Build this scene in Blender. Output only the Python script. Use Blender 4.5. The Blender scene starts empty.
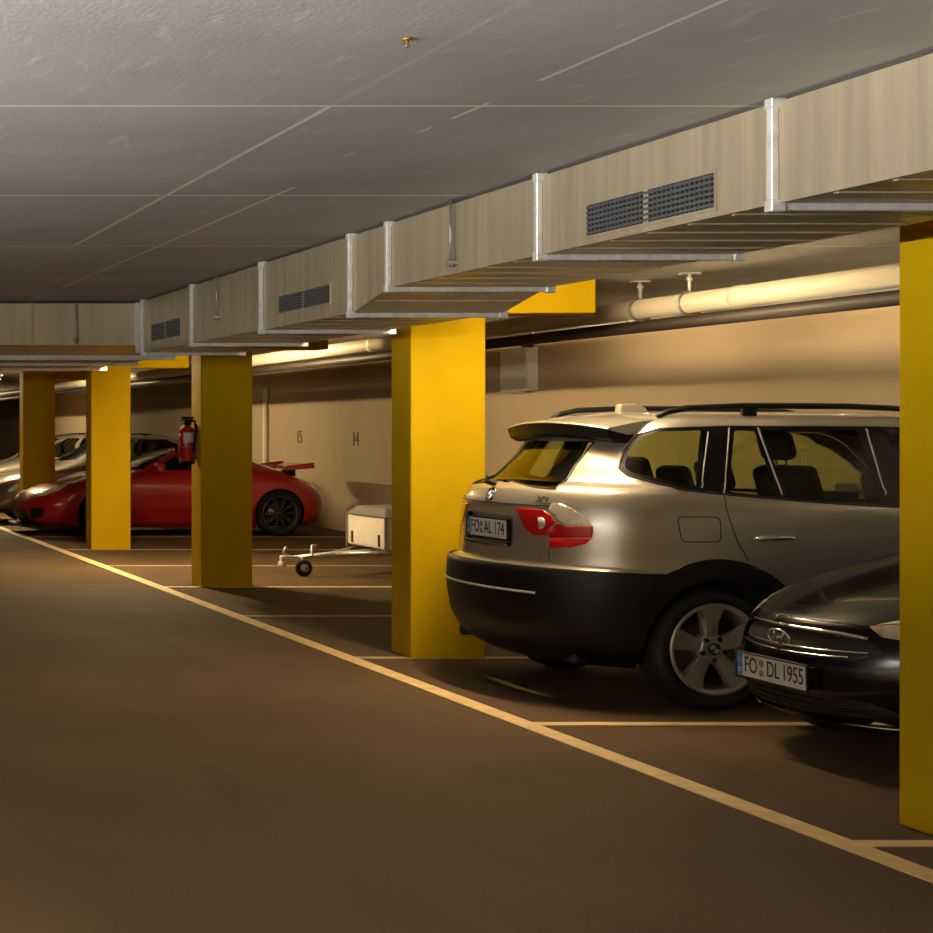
import bpy, bmesh, math, random
import numpy as np
from mathutils import Vector, Matrix
random.seed(7)
PI = math.pi
COL = bpy.context.scene.collection
# ------------------------------------------------------------------ camera numbers
F, VX, VY, CAMZ = 1630.0, -263.0, 429.0, 1.57      # focal length and principal point in pixels of a 933 px frame, eye height


# ------------------------------------------------------------------ materials
def mat(name, col, rough=.5, metal=0.0, var=.12, scale=6.0, bump=0.0, coat=0.0, spec=.5, bscale=None, stretch=None, inner=None, aniso=0):
    m = bpy.data.materials.new(name); m.use_nodes = True
    nt = m.node_tree; N = nt.nodes; L = nt.links
    b = N['Principled BSDF']
    b.inputs['Roughness'].default_value = rough
    b.inputs['Metallic'].default_value = metal
    b.inputs['Coat Weight'].default_value = coat
    b.inputs['Coat Roughness'].default_value = .04
    b.inputs['Specular IOR Level'].default_value = spec
    tc = N.new('ShaderNodeTexCoord')
    src = tc.outputs['Object']
    if stretch:
        mp = N.new('ShaderNodeMapping'); mp.inputs['Scale'].default_value = stretch
        L.new(src, mp.inputs['Vector']); src = mp.outputs['Vector']
    nz = N.new('ShaderNodeTexNoise'); nz.inputs['Scale'].default_value = scale; nz.inputs['Detail'].default_value = 5
    L.new(src, nz.inputs['Vector'])
    mr = N.new('ShaderNodeMapRange')
    mr.inputs['From Min'].default_value = .3; mr.inputs['From Max'].default_value = .7
    mr.inputs['To Min'].default_value = 1 - var; mr.inputs['To Max'].default_value = 1 + var
    L.new(nz.outputs['Fac'], mr.inputs['Value'])
    mx = N.new('ShaderNodeVectorMath'); mx.operation = 'SCALE'
    mx.inputs[0].default_value = col
    L.new(mr.outputs['Result'], mx.inputs['Scale'])
    L.new(mx.outputs['Vector'], b.inputs['Base Color'])
    if bump:
        n2 = N.new('ShaderNodeTexNoise'); n2.inputs['Scale'].default_value = bscale or scale * 12; n2.inputs['Detail'].default_value = 4
        L.new(src, n2.inputs['Vector'])
        bp = N.new('ShaderNodeBump'); bp.inputs['Strength'].default_value = bump; bp.inputs['Distance'].default_value = .01
        L.new(n2.outputs['Fac'], bp.inputs['Height']); L.new(bp.outputs['Normal'], b.inputs['Normal'])
    if inner is not None:       # the inside of a body shell is lined with dark trim
        d = N.new('ShaderNodeBsdfDiffuse'); d.inputs['Color'].default_value = (*inner, 1)
        g = N.new('ShaderNodeNewGeometry'); ms = N.new('ShaderNodeMixShader')
        L.new(g.outputs['Backfacing'], ms.inputs['Fac']); L.new(b.outputs['BSDF'], ms.inputs[1]); L.new(d.outputs['BSDF'], ms.inputs[2])
        L.new(ms.outputs['Shader'], N['Material Output'].inputs['Surface'])
    m['bsdf'] = 1
    return m


def glass(name, tint, spec=1.0):
    m = bpy.data.materials.new(name); m.use_nodes = True
    nt = m.node_tree; N = nt.nodes; L = nt.links
    N.remove(N['Principled BSDF'])
    t = N.new('ShaderNodeBsdfTransparent'); t.inputs['Color'].default_value = (*tint, 1)
    g = N.new('ShaderNodeBsdfGlossy'); g.inputs['Roughness'].default_value = .01; g.inputs['Color'].default_value = (spec, spec, spec, 1)
    f = N.new('ShaderNodeFresnel'); f.inputs['IOR'].default_value = 1.5
    ms = N.new('ShaderNodeMixShader')
    L.new(f.outputs['Fac'], ms.inputs['Fac']); L.new(t.outputs['BSDF'], ms.inputs[1]); L.new(g.outputs['BSDF'], ms.inputs[2])
    L.new(ms.outputs['Shader'], N['Material Output'].inputs['Surface'])
    return m


def emit(name, col, strength):
    m = bpy.data.materials.new(name); m.use_nodes = True
    nt = m.node_tree; N = nt.nodes
    N.remove(N['Principled BSDF'])
    e = N.new('ShaderNodeEmission'); e.inputs['Color'].default_value = (*col, 1); e.inputs['Strength'].default_value = strength
    nt.links.new(e.outputs['Emission'], N['Material Output'].inputs['Surface'])
    return m


M = {}
M['yellow'] = mat('yellow_paint', (.58, .38, .002), .75, var=.05, scale=3, bump=.12, bscale=60, spec=.10)
M['galv'] = mat('galvanised_sheet', (.44, .375, .265), .40, .35, var=.16, scale=2.2, stretch=(3, 8, .5))
M['flange'] = mat('galvanised_flange', (.72, .72, .70), .45, .35, var=.14, scale=30)
M['dark_slat'] = mat('dark_grille_slat', (.10, .11, .12), .5, .3, var=.1)
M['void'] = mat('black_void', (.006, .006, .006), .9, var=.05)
M['pipe'] = mat('pale_pipe_paint', (.80, .72, .55), .4, var=.05, scale=3)
M['pipe_dark'] = mat('dark_pipe_paint', (.055, .042, .03), .5, var=.15, scale=3)
M['steel'] = mat('dull_steel', (.42, .41, .39), .4, .8, var=.12, scale=20)
M['white_box'] = mat('white_enamel', (.78, .77, .72), .4, var=.03)
M['label'] = mat('label_white', (.75, .74, .70), .5, var=.03)
M['ink'] = mat('black_ink', (.012, .012, .012), .5, var=.03)
M['plate'] = mat('plate_white', (.93, .93, .93), .35, var=.02)
M['eu'] = mat('plate_blue', (.02, .22, .75), .4, var=.03)
M['red'] = mat('red_paint', (.38, .006, .011), .28, .1, var=.04, coat=1, inner=(.01, .01, .01))
M['red_gloss'] = mat('red_enamel', (.45, .010, .012), .3, var=.04, coat=.6)
M['silver'] = mat('silver_metallic_paint', (.50, .455, .37), .33, .62, var=.03, scale=40, coat=1, inner=(.006, .006, .006))
M['silver_in'] = M['silver']
M['black_paint'] = mat('black_paint', (.004, .004, .004), .2, .0, var=.05, coat=.35, spec=.15, inner=(.004, .004, .004))
M['grey_paint'] = mat('grey_metallic_paint', (.20, .18, .15), .3, .55, var=.04, coat=1, inner=(.006, .006, .006))
M['pale_paint'] = mat('pale_metallic_paint', (.62, .58, .50), .3, .4, var=.04, coat=1, inner=(.006, .006, .006))
M['plastic'] = mat('black_plastic', (.006, .006, .0065), .45, var=.1, scale=30, bump=.05, bscale=400, spec=.22)
M['gloss_black'] = mat('gloss_black', (.005, .005, .005), .35, var=.05, spec=.12)
M['rubber'] = mat('tyre_rubber', (.010, .009, .009), .75, var=.15, scale=12, spec=.25)
M['trim'] = mat('rubber_trim', (.008, .008, .008), .5, var=.05)
M['alloy'] = mat('alloy_silver', (.60, .57, .51), .34, .7, var=.04)
M['dark_alloy'] = mat('dark_alloy', (.06, .06, .065), .35, .6, var=.05)
M['chrome'] = mat('chrome', (.82, .82, .82), .1, 1.0, var=.03)
M['lens_red'] = mat('red_lens', (.48, .006, .008), .12, var=.12, scale=50, coat=1)
M['lens_bright'] = mat('bright_red_lens', (.80, .012, .014), .12, var=.12, scale=50, coat=1)
M['lens_clear'] = mat('clear_lens', (.74, .67, .52), .12, .2, var=.12, scale=45, coat=1)
M['headlamp'] = mat('headlamp_lens', (.80, .73, .60), .12, .15, var=.25, scale=18, coat=1)
M['seat'] = mat('seat_fabric', (.012, .011, .010), .9, var=.1)
M['roundel_blue'] = mat('roundel_blue', (.03, .12, .45), .3, var=.02)
M['roundel_white'] = mat('roundel_white', (.85, .85, .85), .3, var=.02)
M['tarp'] = mat('grey_tarp', (.13, .12, .11), .7, var=.15)
M['trailer'] = mat('trailer_panel', (.72, .68, .58), .5, .1, var=.06)
M['glass'] = glass('tinted_window_glass', (.68, .74, .46))
M['glass_dark'] = glass('dark_window_glass', (.25, .27, .2))
M['lamp'] = emit('fill_tube_aisle', (1.0, .94, .86), 2250)  # tubes of added, unseen fill lights that brighten ceiling and duct
M['lamp_far'] = emit('lamp_tube_far_bay', (1.0, .74, .40), 850)
M['lamp_bay'] = emit('lamp_tube_bay', (1.0, .76, .44), 325)
M['fill_wash'] = emit('fill_tube_wall', (1.0, .74, .42), 130)  # tubes of added, hidden fill lights that brighten the upper side wall


# ------------------------------------------------------------------ mesh helpers
class MB:
    def __init__(s): s.v = []; s.f = []; s.sm = []
    def add(s, vs, fs, smooth=False, mtx=None):
        o = len(s.v)
        for p in vs:
            p = Vector(p)
            s.v.append(tuple(mtx @ p) if mtx else tuple(p))
        for f in fs: s.f.append([i + o for i in f]); s.sm.append(smooth)
        return s
    def box(s, a, b, mtx=None):
        x0, y0, z0 = a; x1, y1, z1 = b
        vs = [(x0,y0,z0),(x1,y0,z0),(x1,y1,z0),(x0,y1,z0),(x0,y0,z1),(x1,y0,z1),(x1,y1,z1),(x0,y1,z1)]
        return s.add(vs, [(0,3,2,1),(4,5,6,7),(0,1,5,4),(1,2,6,5),(2,3,7,6),(3,0,4,7)], False, mtx)
    def prism(s, pts, d, axis='Y', at=0.0, mtx=None):
        """polygon pts (two coords) pushed along axis from at to at+d"""
        def p3(p, t):
            if axis == 'Y': return (p[0], t, p[1])
            if axis == 'X': return (t, p[0], p[1])
            return (p[0], p[1], t)
        n = len(pts)
        vs = [p3(p, at) for p in pts] + [p3(p, at + d) for p in pts]
        fs = [list(range(n)), list(range(2*n-1, n-1, -1))] + [(i, (i+1) % n, n+(i+1) % n, n+i) for i in range(n)]
        return s.add(vs, fs, False, mtx)
    def tube(s, pts, r, n=10, closed=False, cap=True, mtx=None):
        P = [Vector(p) for p in pts]; k = len(P)
        rs = r if isinstance(r, (list, tuple)) else [r]*k
        vs = []; up0 = None
        for i, p in enumerate(P):
            if closed: t = P[(i+1) % k] - P[i-1]
            else: t = P[min(i+1, k-1)] - P[max(i-1, 0)]
            t.normalize()
            if up0 is None:
                up0 = Vector((0,0,1)) if abs(t.z) < .9 else Vector((1,0,0))
            a = t.cross(up0)
            if a.length < 1e-5: a = t.orthogonal()
            a.normalize(); b = a.cross(t).normalized(); up0 = b
            for j in range(n):
                q = 2*PI*j/n
                vs.append(p + (a*math.cos(q) + b*math.sin(q))*rs[i])
        fs = []
        for i in range(k if closed else k-1):
            i2 = (i+1) % k
            for j in range(n):
                j2 = (j+1) % n
                fs.append((i*n+j, i*n+j2, i2*n+j2, i2*n+j))
        if not closed and cap:
            fs.append(list(range(n-1, -1, -1))); fs.append(list(range((k-1)*n, k*n)))
        return s.add(vs, fs, True, mtx)
    def cyl(s, a, b, r, n=20, mtx=None): return s.tube([a, b], r, n, mtx=mtx)
    def lathe(s, prof, n=32, axis='Y', c=(0,0,0), mtx=None, closed=False):
        """prof: (radius, along) pairs turned about axis"""
        vs = []; k = len(prof); c = Vector(c)
        for r, h in prof:
            for j in range(n):
                q = 2*PI*j/n; a, b = r*math.cos(q), r*math.sin(q)
                vs.append(c + Vector((a, h, b) if axis == 'Y' else (h, a, b) if axis == 'X' else (a, b, h)))
        fs = []
        for i in range(k if closed else k-1):
            i2 = (i+1) % k
            for j in range(n):
                j2 = (j+1) % n
                fs.append((i*n+j, i*n+j2, i2*n+j2, i2*n+j))
        return s.add(vs, fs, True, mtx)
    def build(s, name, m, parent=None, loc=(0,0,0), bevel=0.0, seg=2):
        me = bpy.data.meshes.new(name)
        bm = bmesh.new()
        vv = [bm.verts.new(p) for p in s.v]
        for f, sm in zip(s.f, s.sm):
            try:
                fc = bm.faces.new([vv[i] for i in f]); fc.smooth = sm
            except ValueError: pass
        bmesh.ops.recalc_face_normals(bm, faces=bm.faces)
        if bevel:
            es = [e for e in bm.edges if len(e.link_faces) == 2 and e.calc_face_angle(0) > .6]
            bmesh.ops.bevel(bm, geom=es, offset=bevel, segments=seg, affect='EDGES', profile=.5)
        bm.to_mesh(me); bm.free()
        me.materials.append(m)
        o = bpy.data.objects.new(name, me); COL.objects.link(o)
        o.parent = parent; o.location = loc
        return o


def tag(o, label=None, cat=None, group=None, kind=None):
    if label: o['label'] = label
    if cat: o['category'] = cat
    if group: o['group'] = group
    if kind: o['kind'] = kind
    return o


def thing(name, loc, label, cat, group=None, kind='thing'):
    o = bpy.data.objects.new(name, None); COL.objects.link(o); o.location = loc
    o.empty_display_size = .2
    return tag(o, label, cat, group, kind)


def copy_tree(o, loc, label=None):
    c = o.copy(); COL.objects.link(c); c.location = loc
    if label: c['label'] = label
    for ch in [x for x in bpy.data.objects if x.parent == o]:
        d = ch.copy(); COL.objects.link(d); d.parent = c
        for g in [x for x in bpy.data.objects if x.parent == ch]:
            e = g.copy(); COL.objects.link(e); e.parent = d
    return c


def text_mesh(txt, size, name, m, parent, mtx, depth=.002, sx=1.0):
    cu = bpy.data.curves.new(name, 'FONT'); cu.body = txt; cu.size = size; cu.extrude = depth
    cu.align_x = 'CENTER'; cu.align_y = 'CENTER'
    t = bpy.data.objects.new(name, cu); COL.objects.link(t)
    bpy.context.view_layer.update()
    me = bpy.data.meshes.new_from_object(t.evaluated_get(bpy.context.evaluated_depsgraph_get()))
    bpy.data.objects.remove(t); bpy.data.curves.remove(cu)
    me.transform(mtx @ Matrix.Diagonal((sx, 1, 1, 1)))
    me.materials.clear(); me.materials.append(m); me.name = name
    o = bpy.data.objects.new(name, me); COL.objects.link(o); o.parent = parent
    return o


# ------------------------------------------------------------------ the setting
WX, CZ, EY = 9.32, 2.62, 58.0


def struct(name, mb, m, parent=None):
    o = mb.build(name, m, parent)
    if parent is None: o['kind'] = 'structure'
    return o


def floor_material():
    m = mat('asphalt_floor', (.104, .066, .034), .75, var=.22, scale=.55, bump=.35, bscale=90, spec=.12)
    nt = m.node_tree; N = nt.nodes; L = nt.links
    b = N['Principled BSDF']
    old = b.inputs['Base Color'].links[0].from_socket
    tc = N.new('ShaderNodeTexCoord')
    n = N.new('ShaderNodeTexNoise'); n.inputs['Scale'].default_value = 120; n.inputs['Detail'].default_value = 3
    L.new(tc.outputs['Object'], n.inputs['Vector'])
    r = N.new('ShaderNodeMapRange'); r.inputs['From Min'].default_value = .3; r.inputs['From Max'].default_value = .7
    r.inputs['To Min'].default_value = .8; r.inputs['To Max'].default_value = 1.22
    L.new(n.outputs['Fac'], r.inputs['Value'])
    mp = N.new('ShaderNodeMapping'); mp.inputs['Scale'].default_value = (1.2, .35, 1); mp.inputs['Rotation'].default_value = (0, 0, .5)
    L.new(tc.outputs['Object'], mp.inputs['Vector'])
    n3 = N.new('ShaderNodeTexNoise'); n3.inputs['Scale'].default_value = 1.3; n3.inputs['Detail'].default_value = 6; n3.inputs['Distortion'].default_value = 1.2
    L.new(mp.outputs['Vector'], n3.inputs['Vector'])
    r3 = N.new('ShaderNodeMapRange'); r3.inputs['From Min'].default_value = .35; r3.inputs['From Max'].default_value = .45
    r3.inputs['To Min'].default_value = .86; r3.inputs['To Max'].default_value = 1.0
    L.new(n3.outputs['Fac'], r3.inputs['Value'])
    mu = N.new('ShaderNodeMath'); mu.operation = 'MULTIPLY'
    L.new(r.outputs['Result'], mu.inputs[0]); L.new(r3.outputs['Result'], mu.inputs[1])
    sc = N.new('ShaderNodeVectorMath'); sc.operation = 'SCALE'
    L.new(old, sc.inputs[0]); L.new(mu.outputs['Value'], sc.inputs['Scale'])
    L.new(sc.outputs['Vector'], b.inputs['Base Color'])
    return m


def ceiling_material():
    """cast concrete with raised panel joints 2.03 m apart across, and staggered joints along"""
    m = mat('concrete_ceiling', (.58, .57, .565), .8, var=.12, scale=1.1, bump=.16, bscale=55)
    nt = m.node_tree; N = nt.nodes; L = nt.links
    b = N['Principled BSDF']; old = b.inputs['Base Color'].links[0].from_socket
    tc = N.new('ShaderNodeTexCoord'); sp = N.new('ShaderNodeSeparateXYZ'); L.new(tc.outputs['Object'], sp.inputs['Vector'])

    def math_(op, a, c=None, d=None):
        n = N.new('ShaderNodeMath'); n.operation = op
        for i, q in enumerate((a, c, d)):
            if q is None: continue
            if isinstance(q, (int, float)): n.inputs[i].default_value = q
            else: L.new(q, n.inputs[i])
        return n.outputs['Value']
    X, Y = sp.outputs['X'], sp.outputs['Y']
    yr = math_('DIVIDE', math_('SUBTRACT', Y, 5.30), 2.03)
    row = math_('FLOOR', yr)
    fy = math_('ABSOLUTE', math_('SUBTRACT', math_('FRACT', math_('ADD', yr, .5)), .5))
    ly = math_('LESS_THAN', fy, .008)
    odd = math_('FLOORED_MODULO', row, 2.0)
    off = math_('MULTIPLY', odd, .0)
    def along(x0, w): return math_('LESS_THAN', math_('ABSOLUTE', math_('SUBTRACT', X, x0)), w)
    n1 = N.new('ShaderNodeTexNoise'); n1.inputs['Scale'].default_value = .9; L.new(tc.outputs['Object'], n1.inputs['Vector'])
    near = math_('LESS_THAN', Y, 9.35)
    seg = math_('MULTIPLY', near, math_('GREATER_THAN', Y, 5.3))
    l1 = math_('MULTIPLY', along(1.93, .011), math_('ADD', math_('MULTIPLY', seg, .8), .2))
    l2 = math_('MULTIPLY', along(2.42, .009), math_('GREATER_THAN', n1.outputs['Fac'], .46))
    l3 = math_('MULTIPLY', along(-.2, .008), 1.0)
    lx = math_('MAXIMUM', math_('MAXIMUM', l1, l2), l3)
    ln = math_('MAXIMUM', math_('MULTIPLY', ly, .9), lx)
    # pale trowel specks
    mp = N.new('ShaderNodeMapping'); mp.inputs['Scale'].default_value = (9, 2.2, 1); mp.inputs['Rotation'].default_value = (0, 0, .3)
    L.new(tc.outputs['Object'], mp.inputs['Vector'])
    n2 = N.new('ShaderNodeTexNoise'); n2.inputs['Scale'].default_value = 2.2; n2.inputs['Detail'].default_value = 8; L.new(mp.outputs['Vector'], n2.inputs['Vector'])
    sk = N.new('ShaderNodeMapRange'); sk.inputs['From Min'].default_value = .60; sk.inputs['From Max'].default_value = .74
    L.new(n2.outputs['Fac'], sk.inputs['Value'])
    fac = math_('MINIMUM', math_('ADD', math_('MULTIPLY', ln, 1.0), math_('MULTIPLY', sk.outputs['Result'], .38)), 1.0)
    mx = N.new('ShaderNodeMix'); mx.data_type = 'RGBA'
    L.new(fac, mx.inputs['Factor']); L.new(old, mx.inputs['A']); mx.inputs['B'].default_value = (1.0, .98, .93, 1)
    L.new(mx.outputs['Result'], b.inputs['Base Color'])
    return m


M['floor'] = floor_material()
M['ceiling'] = ceiling_material()
M['wall'] = mat('plaster_wall', (.50, .395, .25), .8, var=.07, scale=.8, bump=.15, bscale=40)
M['line'] = mat('road_paint', (.92, .68, .33), .55, var=.16, scale=9)
M['line_old'] = mat('worn_road_paint', (.42, .34, .23), .6, var=.3, scale=9)

flo = struct('floor', MB().box((-7, -5, -.2), (WX + .3, EY, 0)), M['floor'])
struct('ceiling', MB().box((-7, -5, CZ), (WX + .3, EY, CZ + .2)), M['ceiling'])
struct('wall_right', MB().box((WX, -5, 0), (WX + .3, EY, CZ)), M['wall'])
struct('wall_left', MB().box((-7.3, -5, 0), (-7, EY, CZ)), M['wall'])
struct('wall_back', MB().box((-7.3, -5.3, 0), (WX + .3, -5, CZ)), M['wall'])
struct('wall_far', MB().box((-7.3, EY, 0), (WX + .3, EY + .3, CZ)), M['wall'])

# painted lines: children of the floor they are painted on
MB().box((4.13, .5, .0), (4.25, 50, .004)).build('aisle_line', M['line'], flo)
PITCH = 2.505
for k in range(-1, 14):
    y = 8.67 + PITCH * k
    MB().box((4.25, y - .045, 0), (WX - .1, y + .045, .004)).build('bay_line', M['line'] if k in (-1, 0, 3) else M['line_old'], flo)

# ------------------------------------------------------------------ columns
def column():
    t = thing('column', (0, 0, 0), '', 'column', 'yellow columns between the bays')
    MB().box((0, 0, 0), (.512, .34, CZ)).build('shaft', M['yellow'], t, bevel=.012)
    MB().box((.513, .02, 2.362), (1.275, .32, CZ)).build('corbel', M['yellow'], t, bevel=.01)
    return t


CX = 4.602
c0 = column(); c0.location = (CX, 11.13, 0)
c0['label'] = 'largest yellow concrete column, right beside the rear of the silver estate car'
copy_tree(c0, (CX, 16.17, 0), 'yellow column with the red fire extinguisher hung on its left side')
copy_tree(c0, (CX, 21.17, 0), 'yellow column in front of the middle of the red sports car')
copy_tree(c0, (CX, 26.2, 0), 'shaded yellow column at the nose of the red sports car, farthest left')
copy_tree(c0, (CX, 6.12, 0), 'yellow column beside the black hatchback')


# ------------------------------------------------------------------ ducts
XD, XE = 3.29, 4.09
ZT, ZN, ZF = 2.604, 2.284, 2.19
du = thing('ventilation_duct', (0, 0, 0), 'long grey sheet metal ventilation duct running under the ceiling along the columns', 'duct')


def prof(y0, y1, z0, z1):
    return [(XD, y0, z0), (XE, y0, z0), (XE, y1, z1), (XD, y1, z1), (XD, y0, ZT), (XE, y0, ZT), (XE, y1, ZT), (XD, y1, ZT)]


joints = [(2.14, ZN), (3.65, ZN), (5.16, ZN), (6.67, ZN), (8.21, ZN), (8.72, ZF), (10.2, ZF), (11.76, ZF), (13.20, ZF)]
BOXF = [(0,3,2,1),(4,5,6,7),(0,1,5,4),(1,2,6,5),(2,3,7,6),(3,0,4,7)]
for (a, za), (b, zb) in zip(joints[:-1], joints[1:]):
    mb = MB(); mb.add(prof(a + .012, b - .012, za, zb), BOXF)
    n = max(2, int((b - a) / .25))
    for i in range(1, n):            # stiffening beads pressed into the sheet
        y = a + (b - a) * i / n; z = za + (zb - za) * i / n
        mb.box((XD + .02, y - .012, z - .005), (XE - .02, y + .012, z + .01))
    mb.build('duct_section', M['galv'], du)
for y, z in joints:
    e = .024; h = .015; mb = MB()
    mb.box((XD - e, y - h, z - e), (XE + e, y + h, z))
    mb.box((XD - e, y - h, z - .002), (XD, y + h, ZT + .006)); mb.box((XE, y - h, z), (XE + e, y + h, ZT + .006))
    for cx in (XD - e - .003, XE - .02):
        mb.box((cx, y - h - .005, z - e - .003), (cx + .047, y + h + .005, z - e + .035))
    mb.box((XD - e - .003, y - h - .005, ZT - .02), (XD + .022, y + h + .005, ZT + .012))
    mb.build('flange', M['flange'], du, bevel=.003, seg=1)


def grille(y0, y1, z0, z1):
    fr = MB(); t = .012
    for a, b in (((XD - .006, y0 - t, z0 - t), (XD + .004, y1 + t, z0)), ((XD - .006, y0 - t, z1), (XD + .004, y1 + t, z1 + t)),
                 ((XD - .006, y0 - t, z0), (XD + .004, y0, z1)), ((XD - .006, y1, z0), (XD + .004, y1 + t, z1)),
                 ((XD - .007, (y0 + y1) / 2 - .016, z0), (XD + .004, (y0 + y1) / 2 + .016, z1))):
        fr.box(a, b)
    g = fr.build('vent_grille', M['galv'], du)
    sl = MB(); n = 6
    for i in range(n):
        z = z0 + (z1 - z0) * (i + .5) / n
        sl.box((XD - .008, y0, z - .0045), (XD + .002, y1, z + .0045))
    m_ = int((y1 - y0) / .028)
    for i in range(1, m_):
        y = y0 + (y1 - y0) * i / m_
        sl.box((XD - .006, y - .003, z0), (XD + .001, y + .003, z1))
    sl.build('grille_bars', M['dark_slat'], g)
    MB().box((XD - .002, y0, z0), (XD + .002, y1, z1)).build('grille_opening', M['void'], g)


grille(5.48, 6.30, 2.316, 2.433); grille(9.04, 9.88, 2.272, 2.372); grille(12.08, 12.92, 2.265, 2.395)
for y in (7.45, 11.08, 4.4):
    mb = MB(); mb.cyl((XD - .03, y, CZ), (XD - .03, y, 2.33), .006, 8)
    mb.box((XD - .05, y - .015, 2.325), (XD + .005, y + .015, 2.337)); mb.cyl((XD - .03, y, 2.345), (XD - .03, y, 2.31), .013, 6)
    mb.build('hanger_rod', M['steel'], du)

tr = thing('trunk_duct', (0, 0, 0), 'broad grey trunk duct crossing above the aisle at far left', 'duct')
MB().box((-4.0, 13.31, 2.255), (4.05, 19.4, 2.595)).build('duct_casing', M['galv'], tr)
for y in (15.2, 16.6, 18.0):
    MB().box((-4.0, y - .03, 2.215), (4.08, y + .03, 2.256)).build('flange', M['flange'], tr)
for x in (2.40, 1.2):
    mb = MB(); mb.box((x - .012, 13.29, 2.25), (x + .012, 13.312, 2.60)); mb.build('seam_strip', M['galv'], tr)
mb = MB(); x = 2.98
mb.cyl((2.76, 13.27, CZ), (2.76, 13.27, 2.26), .007, 8); mb.cyl((2.76, 13.27, 2.31), (2.76, 13.27, 2.285), .02, 6)
mb.build('hanger_rod', M['steel'], tr)
for x in (XD - .02,):
    MB().box((x - .02, 13.27, 2.19), (x + .03, 13.312, 2.60)).build('corner_flange', M['flange'], tr)

# ------------------------------------------------------------------ pipes, lamps, wall fittings
p1 = MB().cyl((6.40, 3.0, 2.417), (6.40, 56, 2.417), .068, 24)
for y in range(4, 56, 3): p1.lathe([(.068, -.04), (.072, -.035), (.072, .035), (.068, .04)], 24, 'Y', (6.40, y + .4, 2.417))
tag(p1.build('supply_pipe', M['pipe']), 'thick pale pipe under the ceiling in front of the side wall', 'pipe', kind='thing')
p2 = MB().cyl((6.46, 3.0, 2.30), (6.46, 56, 2.30), .044, 20)
tag(p2.build('drain_pipe', M['pipe_dark']), 'dark pipe hung directly below the thick pale pipe', 'pipe', kind='thing')


def hanger(y, label, vis=True):
    t = thing('pipe_hanger', (6.40, y, CZ), label, 'pipe hanger', 'pipe hangers')
    MB().box((-.06, -.03, -.012), (.06, .03, 0)).build('anchor_plate', M['flange'], t)
    mb = MB(); mb.cyl((0, 0, -.01), (0, 0, -.14), .012, 10); mb.lathe([(.0, -.03), (.022, -.03), (.022, -.055), (0, -.055)], 8, 'Z')
    mb.build('rod', M['flange'], t)
    pts = [(math.cos(a) * .078, 0, -.203 + math.sin(a) * .078) for a in np.linspace(0, 2 * PI, 20, endpoint=False)]
    MB().tube(pts, .009, 6, closed=True).build('clamp_ring', M['steel'], t)
    dr = MB(); dr.cyl((.06, 0, -.26), (.06, 0, -.28), .012, 8)
    dr.build('link', M['steel'], t)


hanger(11.55, 'left of the two pipe hangers beside the yellow corbel above the silver estate car')
hanger(10.95, 'right of the two pipe hangers beside the yellow corbel above the silver estate car')
hanger(20.5, 'pipe hanger beyond the column with the fire extinguisher')


def batten(x, y, z, ln, lampm, label, name='batten_lamp', group=None):
    t = thing(name, (x, y, z), label, 'lamp', group)
    mb = MB(); mb.box((-.05, -ln / 2, .045), (.05, ln / 2, .095))
    mb.build('housing', M['white_box'], t, bevel=.006)
    for e in (-1, 1):
        MB().box((-.02, e * ln / 2 - .02, -.02), (.02, e * ln / 2 + .02, .05)).build('socket', M['white_box'], t)
    MB().cyl((0, -ln / 2 + .02, 0), (0, ln / 2 - .02, 0), .022, 12).build('tube', lampm, t)
    if z + .10 < CZ - .005:
        for e in (-.35, .35):
            MB().cyl((0, e * ln, .10), (0, e * ln, CZ - z), .006, 6).build('suspension_rod', M['steel'], t)
    return t




def aisle_fill(x, y, z, label):
    """fill light added out of view; its trough keeps direct light off the floor"""
    t = thing('aisle_fill_light', (x, y, z), label, 'lamp', 'added fill lights over the aisle')
    mb = MB(); mb.box((-.10, -.8, -.05), (.10, .8, -.04)); mb.box((-.10, -.8, -.045), (-.094, .8, .006)); mb.box((.094, -.8, -.045), (.10, .8, .006))
    mb.box((-.10, -.806, -.05), (.10, -.8, .006)); mb.box((-.10, .8, -.05), (.10, .806, .006))
    mb.build('trough', M['white_box'], t)
    MB().cyl((0, -.77, 0), (0, .77, 0), .022, 12).build('tube', M['lamp'], t)
    for e in (-.6, .6): MB().cyl((.097, e, 0), (.097, e, CZ - z), .006, 6).build('suspension_rod', M['steel'], t)


for y in (-1.5, 1.2, 3.9): aisle_fill(-3.2, y, 1.95, 'added fill light in a trough, out of view over the aisle')
batten(4.70, 9.76, 2.46, 1.2, M['lamp_bay'], 'batten lamp behind the duct', group='lamps behind the duct')
batten(4.36, 18.2, 2.44, 1.2, M['lamp_far'], 'batten lamp behind the duct', group='lamps behind the duct')
batten(4.45, 28.2, 2.44, 1.2, M['lamp_far'], 'batten lamp behind the duct', group='lamps behind the duct')
batten(4.9, 44.0, 2.44, 1.2, M['lamp_far'], 'batten lamp behind the duct', group='lamps behind the duct')


def wash_fill(y):
    """fill light added unseen behind the pipes; its lip limits it to the upper wall"""
    t = thing('wash_fill_light', (8.2, y, 2.49), 'added fill light hidden between the pipes and the side wall', 'lamp', 'added fill lights along the wall')
    mb = MB(); mb.box((-.06, -1.2, -.035), (.06, 1.2, -.025)); mb.box((-.06, -1.2, -.03), (-.055, 1.2, .01)); mb.box((.055, -1.2, -.03), (.06, 1.2, -.017))
    mb.build('trough', M['white_box'], t)
    MB().cyl((0, -1.15, 0), (0, 1.15, 0), .009, 10).build('tube', M['fill_wash'], t)
    for e in (-.9, .9): MB().cyl((0, e, -.025), (0, e, CZ - 2.49), .006, 6).build('suspension_rod', M['steel'], t)


for y in (7.5, 10.3, 13.1, 15.9): wash_fill(y)

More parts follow.
